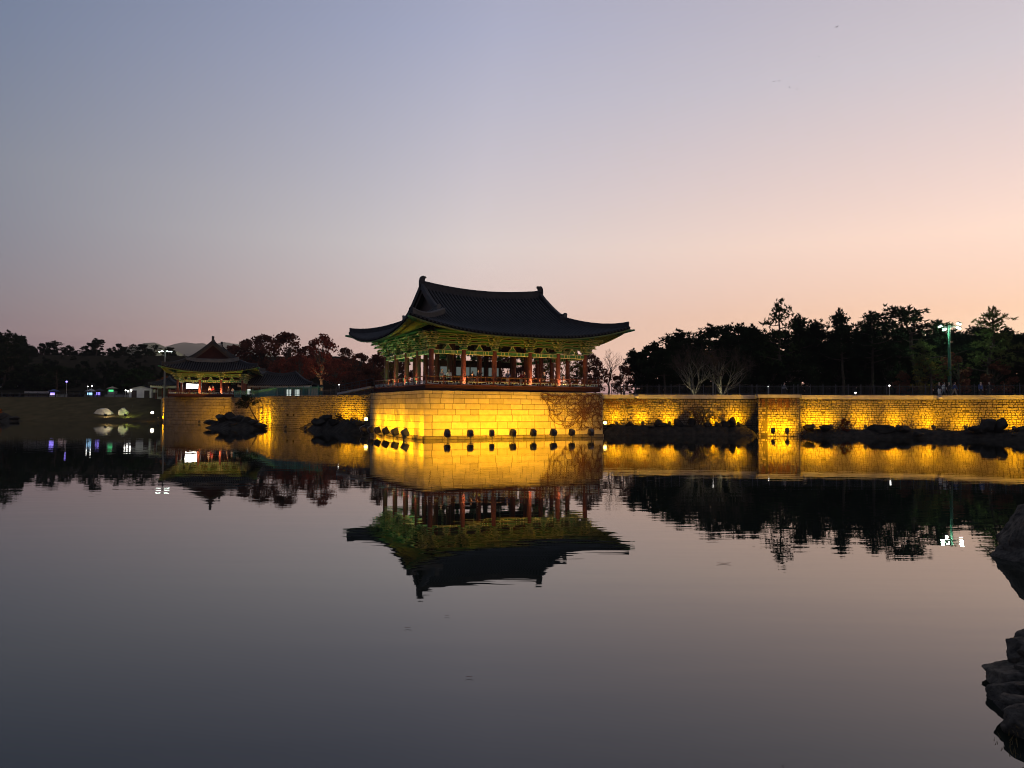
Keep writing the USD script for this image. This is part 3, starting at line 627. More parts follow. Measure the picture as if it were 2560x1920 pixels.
small = [(1541, 'right beside the bare bulb lamp'), (1607, 'among low rocks left of the shrub'), (1674, 'just right of two square rocks'), (1735, 'behind the rocks under the bare shrub'), (1790, 'among rocks right of the bare shrub'), (1846, 'behind a dark rock near the bastion')]
for px, lb in small:
    Yw_ = line_y(wall_right, px); floodlight('ground_floodlight', f'small floodlight on the shore by the right wall, {lb}', W(px, Yw_ - (1.15 if px > 1700 else 1.55), 1.45), [g.normal(0, .12), 1, .75], .32, .34, .3, 'flood_amber_small', post_base=.9, recess=.16)
small2 = [(2032, 'right beside the square bastion'), (2078, 'left of the dark domed bush'), (2163, 'right of the dark domed bush'), (2245, 'beside a round boulder'), (2333, 'standing alone on bare ground'), (2413, 'at the foot of the row of boulders'), (2534, 'right of the biggest boulder'), (2620, 'outermost on the right')]
for px, lb in small2:
    Yw_ = line_y(wall_far_right, px); floodlight('ground_floodlight', f'small floodlight on the far right shore, {lb}', W(px, Yw_ - 1.7, 1.25), [g.normal(0, .12), 1, .7], .34, .34, .3, 'flood_amber_small', post_base=.6, recess=.18)
fa, fb = np.array(wall_left_face[0]), np.array(wall_left_face[1]); fn_ = np.array([-(fb - fa)[1], (fb - fa)[0]]); fn_ /= -np.linalg.norm(fn_)
for s_, lb in ((.92, 'nearest one'), (.66, 'middle one'), (.38, 'farthest one')):
    c2 = fa + (fb - fa) * s_ + fn_ * 2.6
    floodlight('ground_floodlight', f'small floodlight lighting the bright left corner wall face, {lb}', [*c2, .9], [*(-fn_), .3], .36, .36, .3, 'flood_amber_corner', post_base=-.3, recess=.16)
floodlight('ground_floodlight', 'small floodlight behind the islet lighting the recessed wall', W(612, 136, 1.2), [.1, 1, .6], .36, .36, .3, 'flood_amber_small', post_base=.3)
floodlight('ground_floodlight', 'small floodlight at the left terrace corner', W(398, 163, .9), [.75, .45, .75], .4, .4, .3, 'flood_amber_small', post_base=-.2)
floodlight('ground_floodlight', 'small floodlight in the gap at the right end of the left terrace', W(585, 147.5, 1.0), [-.5, .8, .8], .36, .36, .3, 'flood_amber_small', post_base=.1)
for px, lb, Y in ((850, 'under a leafy clump', 106), (880, 'nearest the bare bulb', 104)):
    floodlight('ground_floodlight', f'small floodlight on the shore left of the platform, {lb}', W(px, Y, 1.6), [.1, 1, .8], .3, .3, .25, 'flood_amber_small', post_base=1.0)
for px, Y, lb in ((500, 147, 'left'), (548, 144, 'right')):
    floodlight('ground_floodlight', f'small floodlight in the shallows lighting the terrace wall, the {lb} one', W(px, Y, .35), [0, 1, .30], .36, .36, .3, 'flood_amber_small', post_base=-.4, recess=.06)
for px, Y, lb in ((716, 111, 'left'), (766, 108, 'right')):
    floodlight('ground_floodlight', f'small floodlight in the water lighting the dim left wall, the {lb} one', W(px, Y, .4), [.15, 1, .45], .3, .3, .3, 'flood_amber_bastion', post_base=-.4, recess=.03)
def bulb_lamp(label, c, r, emat):
    t = thing('bulb_lamp', label, 'lamp', (c[0], c[1], c[2] - .5))
    b = MB(); b.add(trimesh.creation.icosphere(2, r)); b.v[-1] = b.v[-1] + np.array(c); b.build('bulb', emat, t, smooth=True)
    b = MB(); b.tube([[c[0], c[1], c[2] - .6], [c[0], c[1], c[2] - r * .8]], .05, 6); b.tube([[c[0], c[1] + .02, c[2] - r * 1.3], [c[0], c[1] + .02, c[2] - r * .7]], r * .7, 8); b.build('stand', 'black_metal', t)
bulb_lamp('bare glaring bulb lamp at the left foot of the platform', W(916, 96.5, 1.75), .24, 'bulb_amber')
bulb_lamp('bare glaring bulb lamp at the right foot of the platform', W(1513, 93.0, 1.5), .22, 'bulb_amber')
bulb_lamp('bright white bulb lamp by the water left of the terrace', W(382, 164, 1.9), .32, 'bulb_white')

# lights on the pavilion decks: short uplights behind the railing
def uplights(F, pts, emat, aimf, lab, z, s=.26):
    for k, (u, v, o) in enumerate(pts):
        floodlight('deck_uplight', lab[k], F.P(u, v, z), aimf(o), s, s * .8, .16, emat, recess=.03, cat='uplight', post_base=z - .22)
def aim1(F): return lambda o: np.array([*(F.U * o[0] + F.V * o[1]), 2.2])
fr = [2.9, 6.6, 10.6, 14.6, 18.2]
uplights(F1, [(u, .55, (0, .30)) for u in fr], 'uplight_warm', aim1(F1), [f'low uplight behind the big pavilion front railing, {ordn[k]} bay from the near corner' for k in range(5)], 5.85)
uplights(F1, [(.55, v, (.30, 0)) for v in (3.2, 7.0, 10.8, 14.5)], 'uplight_green', aim1(F1), [f'low green uplight behind the big pavilion left railing, {ordn[k]} bay from the near corner' for k in range(4)], 5.85)
uplights(F1, [(20.9, v, (-.30, 0)) for v in (3.2, 10.8)], 'uplight_warm', aim1(F1), [f'low uplight behind the right railing of the big pavilion, {w} one' for w in ('nearer', 'farther')], 5.85)
lit_cols = [(4.85, 'second'), (12.75, 'fourth'), (16.35, 'fifth')]
for u, w in lit_cols:
    floodlight('column_spot', f'tiny spotlight at the foot of the {w} front column of the big pavilion', F1.P(u + .25, CV1[0] - .85, 5.74), np.array([*(V1 * .62), 1.0]), .18, .16, .12, 'uplight_orange', cat='spotlight', post_base=5.57, recess=.02)
for v, w in ((5.15, 'second'), (8.9, 'third'), (12.6, 'fourth')):
    floodlight('column_spot', f'tiny spotlight at the foot of the {w} left-side column of the big pavilion', F1.P(CU1[0] - .8, v - .1, 5.74), np.array([*(U1 * .62), 1.0]), .14, .14, .12, 'uplight_orange', cat='spotlight', post_base=5.57, recess=.02)
uplights(F2, [(2.5, v, (.3, 0)) for v in (5.7, 9.8, 14.0)], 'uplight_dim', aim1(F2), [f'low uplight on the small pavilion deck, {w} bay facing the pond' for w in ('right', 'middle', 'left')], 6.05)
for v, w in ((7.75, 'right'), (11.9, 'left')):
    floodlight('column_spot', f'tiny spotlight at the foot of the {w} middle column of the small pavilion', F2.P(2.5, v, 5.98), np.array([*(F2.U * .62), 1.0]), .25, .22, .12, 'uplight_orange', cat='spotlight', post_base=5.8, recess=.02)

# ---------------------------------------------------------------- rocks
def rock_mesh(c, size, seed, sub=3, rough=.35, facet=.5):
    m_ = trimesh.creation.icosphere(sub); v = np.asarray(m_.vertices).copy(); g_ = rng(seed)
    for _ in range(13):                       # cut flat faces
        n = g_.normal(size=3); n /= np.linalg.norm(n); d = v @ n; lim = g_.uniform(.52, .82); v -= np.outer(np.clip(d - lim, 0, None) * .97, n)
    v *= (1 + rough * .7 * (meshkit.fbm(v * 2.6 + seed * 3.1, 5, seed) - .5))[:, None]
    return v * np.asarray(size) + np.asarray(c), np.asarray(m_.faces)
def boulder(label, c, size, seed, m='dark_rock', sub=3, rz=0):
    t = MB(); v, f = rock_mesh((0, 0, 0), size, seed, sub); ca, sa = math.cos(rz), math.sin(rz); v = v @ np.array([[ca, sa, 0], [-sa, ca, 0], [0, 0, 1]])
    t.raw(v + np.asarray(c), f); o = t.build('boulder', m, None, smooth=40, label=label, cat='boulder'); return o
# shore right of the platform
bl = [(1575, 95.2, 1.15, .9, .55, 'low broad dark boulder on the shore, second object right of the platform corner'), (1527, 94.8, 1.1, .5, .3, 'small low stone next to the bulb lamp right of the platform'),
      (1645, 94.9, 1.3, .55, .65, 'upright squarish rock left of the bare shrub'), (1658, 94.4, 1.15, .75, .5, 'wide flat-topped rock touching the upright square rock'), (1629, 94.4, 1.0, .5, .28, 'small low stone left of the upright square rock'),
      (1695, 95, 1.3, .9, .75, 'bushy-edged dark rock against the wall left of the bare shrub'), (1731, 94.6, 1.6, .55, .8, 'tall hook-shaped rock just left of the shrub stem'), (1720, 94.0, 1.1, .9, .35, 'flat rock below the hook-shaped rock'), (1770, 94.2, 1.2, .6, .45, 'small rock right of the shrub stem'),
      (1795, 94.0, 1.15, .5, .5, 'lumpy small rock between the shrub and the big dark rock'), (1812, 94.1, 1.3, .45, .6, 'narrow pointed rock beside the big dark rock'), (1828, 94.1, 1.5, 1.2, .85, 'big dark square rock near the bastion'), (1850, 93.8, 1.0, .9, .5, 'sloping rock closest to the bastion left side')]
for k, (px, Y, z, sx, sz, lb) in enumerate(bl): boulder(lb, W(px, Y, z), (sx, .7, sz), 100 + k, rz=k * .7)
bl = [(2023, 92.2, 1.0, .8, .45, 'low rock beside the right side of the bastion'), (2062, 91.6, 1.1, .9, .45, 'jagged low rock left of the domed bush'), (2185, 90.4, 1.0, .8, .5, 'pointed rock right of the domed bush'), (2208, 89.9, 1.0, 1.9, .65, 'long low dark rock slab'), (2262, 88.8, 1.0, 1.0, .5, 'smooth round boulder beside a small floodlight'),
      (2440, 85.6, 1.05, 1.2, .55, 'low boulder at the left end of the boulder row'), (2462, 85.6, 1.3, .95, .95, 'middle boulder of the row'), (2474, 85.3, 1.55, .75, 1.1, 'tall rounded boulder touching the biggest one'), (2497, 85.2, 1.5, 1.35, 1.15, 'biggest boulder on the right shore'), (2560, 83.8, .95, 1.1, .6, 'boulder cut by the right picture edge on the far shore'), (2540, 83.2, .6, .8, .3, 'low stone right of the biggest boulder'), (2300, 87.5, .5, .7, .3, 'small stone at the water line of the far right shore')]
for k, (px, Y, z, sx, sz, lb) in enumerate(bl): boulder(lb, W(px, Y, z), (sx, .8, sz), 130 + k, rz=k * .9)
bl = [(800, 102, 1.2, 1.1, .75, 'big dark rock at the left end of the shore by the platform'), (835, 100.5, 1.3, 1.2, .5, 'flat rock on the shore by the platform'), (868, 99.5, 1.2, .9, .45, 'mid rock on the shore left of the bulb lamp'), (896, 97.5, 1.2, .9, .5, 'rock below the bulb lamp left of the platform'), (815, 104, 1.7, 1.0, .7, 'rounded rock behind the big dark rock'),
      (533, 118, .8, 1.4, .5, 'low rock at the left tip of the islet'), (556, 117, 1.4, 1.4, .9, 'large lumpy rock on the islet'), (576, 117, 1.5, .9, 1.0, 'upright rock in the middle of the islet'), (605, 115.5, 1.2, 2.0, .95, 'broad dome rock on the islet'), (618, 114, 1.0, 1.2, .9, 'dark rock under the leaning pine'), (637, 113, .8, 1.2, .8, 'rock at the root of the leaning pine'), (652, 112.5, .5, 1.1, .55, 'low rock at the right tip of the islet'), (585, 113.5, .5, 1.2, .4, 'flat rock at the front of the islet'),
      (12, 160.5, 1.0, 1.8, .9, 'dark rock at the left picture edge'), (36, 160.0, .6, 1.5, .5, 'low rock at the water near the left picture edge')]
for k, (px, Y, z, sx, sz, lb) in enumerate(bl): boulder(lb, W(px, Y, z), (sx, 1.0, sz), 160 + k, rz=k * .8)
# lit stones on the far left bank with their box lamps
for px, z, nm, em, lb in ((262, 1.6, 'lamp_cream', 'cream', 'wide pale stone lit cream on the far left bank'), (312, 1.7, 'lamp_lime', 'lime', 'stone mound lit lime green on the far left bank')):
    boulder(lb, W(px, 170, z), (2.3 if em == 'cream' else 1.5, 1.3, 1.2), 180 + px, 'concrete')
    floodlight('box_lamp', f'small dark box lamp before the {em} lit stone', W(px + 3, 166.4, 1.35), [-.05, 1, .25], .5, .5, .35, nm, post_base=.5, cat='lamp')
floodlight('box_lamp', 'small lamp hidden at the left edge lighting an orange bush', W(-4, 161, 1.6), [.5, 1, .9], .5, .5, .3, 'lamp_orange', post_base=.6, cat='lamp')
# near rocks at the right edge
def rock_pile(label, stones, seed):
    t = thing('rock_pile', label, 'rocks', stones[0][0])
    for k, (c, sz) in enumerate(stones):
        b = MB(); b.raw(*rock_mesh(c, sz, seed + k, 4, .5)); b.build('rock', 'near_rock', t, smooth=28)
g = rng(77); st = [((6.55, 8.55, .0), (.85, .9, .50)), ((6.15, 8.5, .0), (.5, .8, .34))]
line = np.array([(5.78, 9.1), (5.66, 8.75), (5.46, 8.35), (5.28, 7.95), (5.16, 7.55), (5.10, 7.2)])
for k, (n_, zz) in enumerate(((6, .07), (5, .24), (5, .36), (4, .44))):
    for s_ in np.linspace(0, 1, n_):
        q = np.array([np.interp(s_ * (len(line) - 1), range(len(line)), line[:, j]) for j in (0, 1)]) + np.array([.85, .22]) * (.16 + .31 * k) + g.normal(0, .03, 2)
        r_ = g.uniform(.27, .36); st.append(((q[0], q[1], zz - .22 * s_ * (k > 0)), (r_ * 1.1, r_ * 1.15, r_ * .72)))
rock_pile('dark stacked rocks standing in the water at the lower right, seen large', st, 300)
rock_pile('black rock block rising from the water at the right edge, above the stacked rocks', [((11.75, 16.9, .35), (1.0, .9, .85)), ((11.05, 16.6, -.05), (.62, .7, .5)), ((11.35, 16.75, .35), (.55, .6, .6)), ((12.6, 17.2, .4), (1.1, 1.0, .9))], 320)
# ---------------------------------------------------------------- trees (each kind 10 m tall, built once, then referenced)
def tufts(mb, c, r, n, size, g, up=.4, k=5):          # needle tufts: little stars of narrow triangles
    d = g.normal(size=(n, 3)); d /= np.linalg.norm(d, axis=1, keepdims=True); p = c + d * np.asarray(r) * g.uniform(.25, 1, (n, 1)) ** .6
    dirs = g.normal(size=(n, k, 3)) + np.array([0, 0, up]) + d[:, None] * .7; dirs /= np.linalg.norm(dirs, axis=2, keepdims=True)
    w = np.cross(dirs, g.normal(size=(n, k, 3))); w /= np.linalg.norm(w, axis=2, keepdims=True) + 1e-9
    L = size * g.uniform(.6, 1.3, (n, k, 1))
    a = p[:, None] - w * L * .2; b = p[:, None] + w * L * .2; t = p[:, None] + dirs * L
    v = np.stack([a, b, t], 2).reshape(-1, 3); mb.raw(v, np.arange(len(v)).reshape(-1, 3))
def leaves(mb, c, r, n, size, g):
    d = g.normal(size=(n, 3)); d /= np.linalg.norm(d, axis=1, keepdims=True); p = c + d * np.asarray(r) * g.uniform(.2, 1, (n, 1)) ** .5
    a = g.normal(size=(n, 3)); a /= np.linalg.norm(a, axis=1, keepdims=True); b = np.cross(a, g.normal(size=(n, 3))); b /= np.linalg.norm(b, axis=1, keepdims=True)
    s = size * g.uniform(.5, 1.3, (n, 1)); v = np.stack([p - a * s, p - b * s * .6, p + a * s, p + b * s * .6], 1).reshape(-1, 3)
    mb.raw(v, np.arange(len(v)).reshape(-1, 4))
def pine(name, label, seed, leaf='needle', kind='round', bark='bark', lean=.3, dens=1.0, lo=.42):
    g = rng(seed); t = thing(name, label, 'tree', local=True)
    tr, cr = MB(), MB(); H = 9.3; zs = np.linspace(-.5, H, 9); wob = np.cumsum(g.normal(0, .16, (9, 2)), 0) + np.linspace(0, lean, 9)[:, None] * g.normal(size=2)
    tr.tube(np.c_[wob, zs], np.linspace(.24, .05, 9), 7)
    at = lambda z: np.array([np.interp(z, zs, wob[:, 0]), np.interp(z, zs, wob[:, 1]), z])
    n = {'round': 20, 'cone': 26, 'sparse': 20}[kind]
    for i in range(n):
        f = lo + (1 - lo) * (i + .5) / n; z = f * H; an = i * 2.4 + g.normal(0, .4); q = (f - lo) / (1 - lo)
        L = {'round': 2.9 * (1 - q ** 2.2) ** .6 + .3, 'cone': 2.5 * (1 - q) ** .8 + .35, 'sparse': 2.3 * (1 - q) ** .7 + .35}[kind] * g.uniform(.65, 1.15)
        d = np.array([math.cos(an), math.sin(an), 0]); s = np.linspace(0, 1, 5)
        p = at(z) + d * L * s[:, None] + np.array([0, 0, 1]) * (s[:, None] ** 1.6 * L * g.uniform(.1, .4) + np.sin(s * 6 + i)[:, None] * .06)
        tr.tube(p, np.linspace(.075, .02, 5) * (1.25 - .6 * q), 4)
        for s_ in ((.45, .75, 1.0) if kind != 'sparse' else (.6, 1.0)):
            c = at(z) + (p[-1] - p[0]) * s_ + g.normal(0, .15, 3); rr = g.uniform(.5, .85) * (.75 + .4 * s_)
            tufts(cr, c, [rr, rr, rr * .42], int((16 if kind != 'sparse' else 13) * dens), .34, g)
    tufts(cr, at(H), [.6, .6, .55], 16, .36, g, .9)
    for a_ in range(3): tufts(cr, at(H) + np.array([g.normal(0, .3), g.normal(0, .3), .35]), [.18, .18, .4], 5, .35, g, 1.5)
    tr.build('trunk', bark, t, smooth=50); cr.build('crown', leaf, t); return t
def bare(name, label, seed, bark='bark', spread=.55, stems=1, thick=.2, levels=5, leaf=None, cat='tree'):
    g = rng(seed); t = thing(name, label, cat, local=True); tr, tw, lf = MB(), MB(), MB()
    def grow(p, d, L, r, lev):
        n = 4; pts = [p]
        for i in range(n):
            d = d + g.normal(0, .10, 3) + np.array([0, 0, .03]); d /= np.linalg.norm(d); pts.append(pts[-1] + d * L / n)
        (tr if lev < 3 else tw).tube(np.array(pts), np.linspace(r, r * .6, n + 1), 6 if lev < 2 else 3, cap=False)
        if leaf and lev >= levels - 1: leaves(lf, pts[-1], [.45, .45, .3], 7, .13, g)
        if lev >= levels: return
        for k in range(g.integers(2, 4) if lev else 4):
            an = g.uniform(0, 6.283); w = np.cross(d, [math.cos(an), math.sin(an), .3]); w /= np.linalg.norm(w)
            nd = d + w * spread * g.uniform(.6, 1.4); nd[2] += .12; nd /= np.linalg.norm(nd)
            grow(pts[-1] if k < 2 else pts[g.integers(2, n + 1)], nd, L * g.uniform(.62, .85), r * .58, lev + 1)
    for s in range(stems):
        an = s * 6.283 / stems + g.normal(0, .3); d = np.array([math.cos(an) * .38, math.sin(an) * .38, 1]) if stems > 1 else np.array([g.normal(0, .1), g.normal(0, .1), 1.])
        grow(np.array([0, 0, -.2]), d / np.linalg.norm(d), 2.6 if stems > 1 else 2.9, thick / (1 if stems == 1 else 1.3), 0)
    tr.build('trunk', bark, t, smooth=60); tw.build('twigs', 'bark', t)
    if leaf: lf.build('crown', leaf, t)
    return t
def broadleaf(name, label, seed, leaf, bark='bark', width=3.2, base=.3, n=34, dens=1.0, size=.22, cat='tree', flat=.8):
    g = rng(seed); t = thing(name, label, cat, local=True); tr, cr = MB(), MB()
    zs = np.linspace(-.4, 7.5, 7); wob = np.cumsum(g.normal(0, .13, (7, 2)), 0); tr.tube(np.c_[wob, zs], np.linspace(.26, .05, 7), 7)
    for i in range(n):
        q = g.uniform(0, 1); z = 10 * (base + (1 - base) * q * .93); R_ = width * math.sqrt(max(.06, 1 - abs(2 * q - .85) ** 2.0)) * g.uniform(.25, 1.0); an = g.uniform(0, 6.283)
        c = np.array([math.cos(an) * R_, math.sin(an) * R_, z]); zb = max(1.2, z * .62 - .5); b0 = np.array([np.interp(zb, zs, wob[:, 0]), np.interp(zb, zs, wob[:, 1]), zb])
        s = np.linspace(0, 1, 4)[:, None]; tr.tube(b0 + (c - b0) * s + np.array([0, 0, -.4]) * np.sin(s * 3.14), np.linspace(.08, .02, 4), 4)
        rr = g.uniform(.6, 1.15); leaves(cr, c, [rr, rr, rr * flat], int(70 * dens), size, g)
    tr.build('trunk', bark, t, smooth=50); cr.build('crown', leaf, t); return t
def put(t, px, Y, top, wide=1.0, z0=None, rz=0, first=False, label=None, group=None):
    """Stands a 10 m tree at photo column px and distance Y so that its top reaches photo row top."""
    z0 = GZ if z0 is None else z0; s = (Z(px, top, Y) - z0) / 10.0; loc = W(px, Y, z0); sc = (s * wide, s * wide, s)
    if label: label = str(label)
    if first:
        ops = UsdGeom.Xformable(t.prim).GetOrderedXformOps(); ops[0].Set(Gf.Vec3d(*map(float, loc))); ops[1].Set(float(rz)); ops[2].Set(Gf.Vec3f(*map(float, sc)))
        if label: tag(t, label)
        if group: tag(t, None, None, group)
        return t
    return dup(t, label, loc, rz, sc, group)
g = rng(41)
# right skyline, from the pavilion to the right edge
pa = pine('pine_tree', None, 1, kind='cone', leaf='needle_dark'); pb = pine('pine_tree', None, 2, kind='round', leaf='needle_dark'); pc = pine('pine_tree', None, 3, kind='sparse', leaf='needle', dens=.9, lo=.25)
pd = pine('pine_tree', None, 4, kind='round', leaf='needle_dark', lean=1.0); pe = pine('pine_tree', None, 6, kind='cone', leaf='needle_dark', dens=1.15, lo=.2)
put(pa, 1587, 118, 872, 1.15, first=True, label='dark pine right of the big pavilion eave, top poking above its neighbours')
put(pb, 1761, 116, 812, 1.15, first=True, label='round-topped pine above the two lit bare trees')
put(pc, 1947, 112, 750, .95, first=True, label='tallest thin-crowned pine with sky showing through, right of centre')
put(pd, 2298, 112, 762, 1.5, first=True, label='broad spreading pine left of the green lamp mast')
put(pe, 2006, 114, 778, .85, first=True, label='dense dark pine just right of the tallest thin pine')
put(pa, 1662, 112, 870, 1.15, rz=70, label='spiky pine between the pavilion and the lit bare trees'); put(pe, 1690, 118, 850, 1.1, rz=20, label='dark pine left of the lit bare trees')
put(pb, 1845, 118, 806, 1.3, rz=110, label='round pine behind the right lit bare tree'); put(pa, 1876, 114, 812, 1.0, rz=200, label='narrow pine left of the tallest thin pine')
put(pe, 2052, 118, 800, 1.0, rz=140, label='pine filling the gap right of the dense dark pine'); put(pa, 2107, 113, 773, .85, rz=40, label='twin-tipped narrow pine right of the bare gap')
put(pe, 2147, 116, 800, .85, rz=260, label='lower pine between two pointed pines'); put(pb, 2182, 113, 780, .9, rz=300, label='pointed pine left of the broad spreading pine')
put(pb, 2238, 118, 815, 1.0, rz=30, label='dark pine tucked under the broad spreading pine'); put(pe, 2374, 122, 800, .8, rz=90, label='pine directly behind the green lamp mast')
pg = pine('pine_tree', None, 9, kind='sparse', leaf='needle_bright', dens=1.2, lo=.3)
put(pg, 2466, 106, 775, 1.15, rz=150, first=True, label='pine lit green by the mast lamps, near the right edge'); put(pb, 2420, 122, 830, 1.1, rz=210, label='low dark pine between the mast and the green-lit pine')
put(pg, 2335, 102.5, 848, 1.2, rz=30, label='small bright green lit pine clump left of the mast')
put(pa, 2525, 118, 822, 1.2, rz=15, label='pine behind the green-lit pine at right'); put(pb, 2572, 112, 830, 1.3, rz=120, label='pine cut by the right picture edge')
put(pe, 1632, 122, 905, 1.2, rz=33, label='short dark pine beside the bare grey tree')
for k_, px in enumerate(range(1690, 2600, 44)):
    put((pb, pe, pd, pa)[k_ % 4], px + g.normal(0, 7), 126 + g.uniform(-3, 3), 826 + g.normal(0, 9), 1.5, rz=k_ * 77, label='dark pine filling the second rank behind the right wall skyline', group='pines of the second rank behind the right wall')
# deciduous, bare
ba = bare('bare_tree', None, 11, spread=.5); bb = bare('bare_tree', None, 12, 'pale_bark', spread=.5, stems=6, thick=.17)
put(ba, 1521, 112, 858, 1.05, first=True, label='bare grey tree just behind the right end of the big pavilion')
put(bb, 1736, 102.5, 832, .95, first=True, label='left of two pale bare trees lit from below on the wall top')
put(bb, 1806, 102, 836, 1.15, rz=140, label='right of two pale bare trees lit from below on the wall top')
for px, Y, tp, rz, lb in ((1700, 120, 838, 30, 'bare tree crown left behind the lit pale trees'), (2075, 122, 792, 100, 'bare tree in the skyline gap between pointed pines'), (2545, 124, 818, 190, 'bare tree crown near the right edge'), (1560, 126, 900, 250, 'low bare tree by the bare grey tree'), (1545, 108, 930, 80, 'small bare tree leaning right over the fence')):
    put(ba, px, Y, tp, 1.1, rz=rz, label=lb)
# evergreen mass below the skyline
ev = broadleaf('evergreen_tree', None, 21, 'evergreen', width=3.0, base=.05, n=46, dens=1.3, size=.28); G_ = 'evergreen trees massed behind the right wall'
k = 0
for px in range(1600, 2600, 38):
    tp = 905 + 30 * math.sin(px * .05) + g.normal(0, 10)
    put(ev, px + g.normal(0, 8), 108 + g.uniform(0, 14), tp, 1.25, rz=g.uniform(0, 360), first=(k == 0), label='dark evergreen in the solid tree mass behind the right wall fence', group=G_); k += 1
for px in range(1640, 2600, 60):
    put(ev, px + g.normal(0, 8), 119 + g.uniform(0, 6), 860 + g.normal(0, 10), 1.1, rz=g.uniform(0, 360), label='dark evergreen in the solid tree mass behind the right wall fence', group=G_)
yl = broadleaf('leafy_tree', None, 22, 'yellow_leaf', width=3.6, base=.1, n=40, dens=1.1, size=.2)
put(yl, 2312, 104, 890, 1.0, first=True, label='yellowish leafy tree lit by the mast, below the broad pine')
rd = broadleaf('leafy_tree', None, 23, 'brown_leaf', width=3.8, base=.15, n=38, size=.22)
put(rd, 2390, 106, 878, 1.2, first=True, label='reddish brown tree around the foot of the green mast'); put(rd, 2260, 105, 925, 1.3, rz=80, label='low brown tree left of the yellowish lit tree'); put(rd, 2490, 105, 900, 1.4, rz=170, label='brown tree under the green-lit pine')
put(rd, 1555, 106, 905, 1.1, rz=220, label='brown leafy tree visible through the right columns of the big pavilion')
for px, Y, tp, rz, pr, lb in ((1285, 118, 868, 20, rd, 'brown tree seen past the middle of the big pavilion'), (1345, 116, 862, 120, rd, 'brown tree behind the fourth bay of the big pavilion'), (1400, 113, 880, 200, yl, 'pale tree behind the fifth front column'), (1465, 118, 868, 300, rd, 'brown tree past the right end column'), (1220, 122, 872, 50, rd, 'dark brown tree deep behind the centre of the big pavilion'), (1120, 124, 868, 140, rd, 'dark brown tree behind the second bay of the big pavilion'), (940, 121, 875, 250, rd, 'brown tree just left of the leftmost pavilion column')):
    put(pr, px, Y, tp, 1.2, rz=rz, label=lb)
put(yl, 1440, 112, 905, 1.0, rz=40, label='pale leafy tree seen between the right columns of the big pavilion')
put(rd, 1490, 110, 890, 1.0, rz=310, label='brownish tree behind the right end column of the big pavilion')
# behind the big pavilion, left side
put(yl, 975, 112, 905, .9, rz=100, label='pale greenish lit tree seen between the left columns of the big pavilion')
put(rd, 1010, 125, 890, 1.2, rz=10, label='brown tree behind the left columns of the big pavilion')
# red autumn trees, centre left, on the rising ground
au = broadleaf('autumn_tree', None, 24, 'red_leaf', width=3.7, base=.30, n=44, dens=1.0, size=.2, bark='pale_bark'); a2 = broadleaf('autumn_tree', None, 25, 'brown_leaf', width=4.4, base=.12, n=60, dens=1.1, size=.24)
def hz(px, Y): return float(hillz(np.array(X(px, Y)), np.array(Y)))
put(au, 803, 198, 832, .95, z0=hz(803, 198), first=True, label='red autumn tree with a lit bare lower trunk, left of the big pavilion'); put(a2, 716, 205, 827, 1.15, z0=hz(716, 205), first=True, label='tallest brownish autumn tree left of the red one')
for px, Y, tp, w, rz, pr, lb in ((655, 208, 833, 1.1, 50, a2, 'brownish autumn tree right behind the small pavilion roof'), (610, 210, 845, 1.2, 130, a2, 'brown autumn tree touching the small pavilion roof'), (745, 190, 880, 1.2, 20, au, 'orange-red low autumn tree below the tallest one'), (700, 186, 895, 1.3, 75, au, 'reddish tree behind the grey tiled hall'),
        (862, 212, 866, .9, 200, a2, 'dark brown tree halfway between the red tree and the big pavilion'), (905, 205, 880, 1.2, 260, a2, 'broad brown tree next to the big pavilion left eave'), (840, 190, 895, 1.3, 310, au, 'dull red shrubby tree right of the lit trunk'), (945, 200, 890, 1.2, 15, a2, 'brown tree under the left eave tip of the big pavilion'), (580, 206, 860, 1.1, 95, a2, 'brown tree peeking over the small pavilion right eave'), (770, 215, 862, 1.2, 230, a2, 'dark tree between the tallest brown tree and the red tree'),
        (890, 186, 925, 1.4, 70, a2, 'low brown tree by the fence left of the big pavilion'), (985, 190, 900, 1.2, 170, a2, 'brown tree seen through the far left columns')):
    put(pr, px, Y, tp, w, z0=hz(px, Y), rz=rz, label=lb)
# far left wooded slope
G2 = 'trees of the dark wood on the far left slope'
fp = broadleaf('slope_tree', 'dark tree of the wood on the far left slope', 7, 'evergreen', width=3.6, base=.04, n=44, dens=1.3, size=.34); fr_ = pine('slope_pine', 'dark tree of the wood on the far left slope', 8, kind='round', leaf='needle_dark', lo=.3); tag(fp, None, None, G2); tag(fr_, None, None, G2)
top = lambda px: np.interp(px, [-80, 0, 30, 70, 110, 170, 215, 245, 280, 330, 370, 420, 480, 560], [822, 838, 836, 848, 852, 858, 862, 862, 862, 862, 862, 872, 878, 885])
k = 0
for row, (Y0, dz) in enumerate(((300, 0), (275, 14), (250, 30), (228, 46), (208, 62))):
    for px in np.arange(-50, 600, 21 - row * .4):
        x = px + g.normal(0, 7); Y = Y0 + g.normal(0, 7); pr = fp if (k * 7) % 3 else fr_
        put(pr, x, Y, top(x) + dz + g.normal(0, 5) + abs(g.normal(0, 4)), g.uniform(1.1, 1.7), z0=hz(x, Y) - .5, rz=g.uniform(0, 360), first=(k in (0, 1)) and ((k == 0 and pr is fr_) or (k == 1 and pr is fp)), label='dark tree of the wood on the far left slope', group=G2); k += 1
um = broadleaf('domed_tree', 'domed tree rising above the far left wooded ridge', 26, 'evergreen', width=3.6, base=.45, n=30, dens=1.1, size=.3, flat=.5)
put(um, 240, 285, 845, 1.3, z0=hz(240, 285), first=True)
um2 = broadleaf('umbrella_pine', 'umbrella-shaped pine behind the white hut on the left', 27, 'needle', width=4.6, base=.25, n=60, dens=1.2, size=.28, flat=.45)
put(um2, 343, 192, 920, 1.35, z0=5.2, first=True)
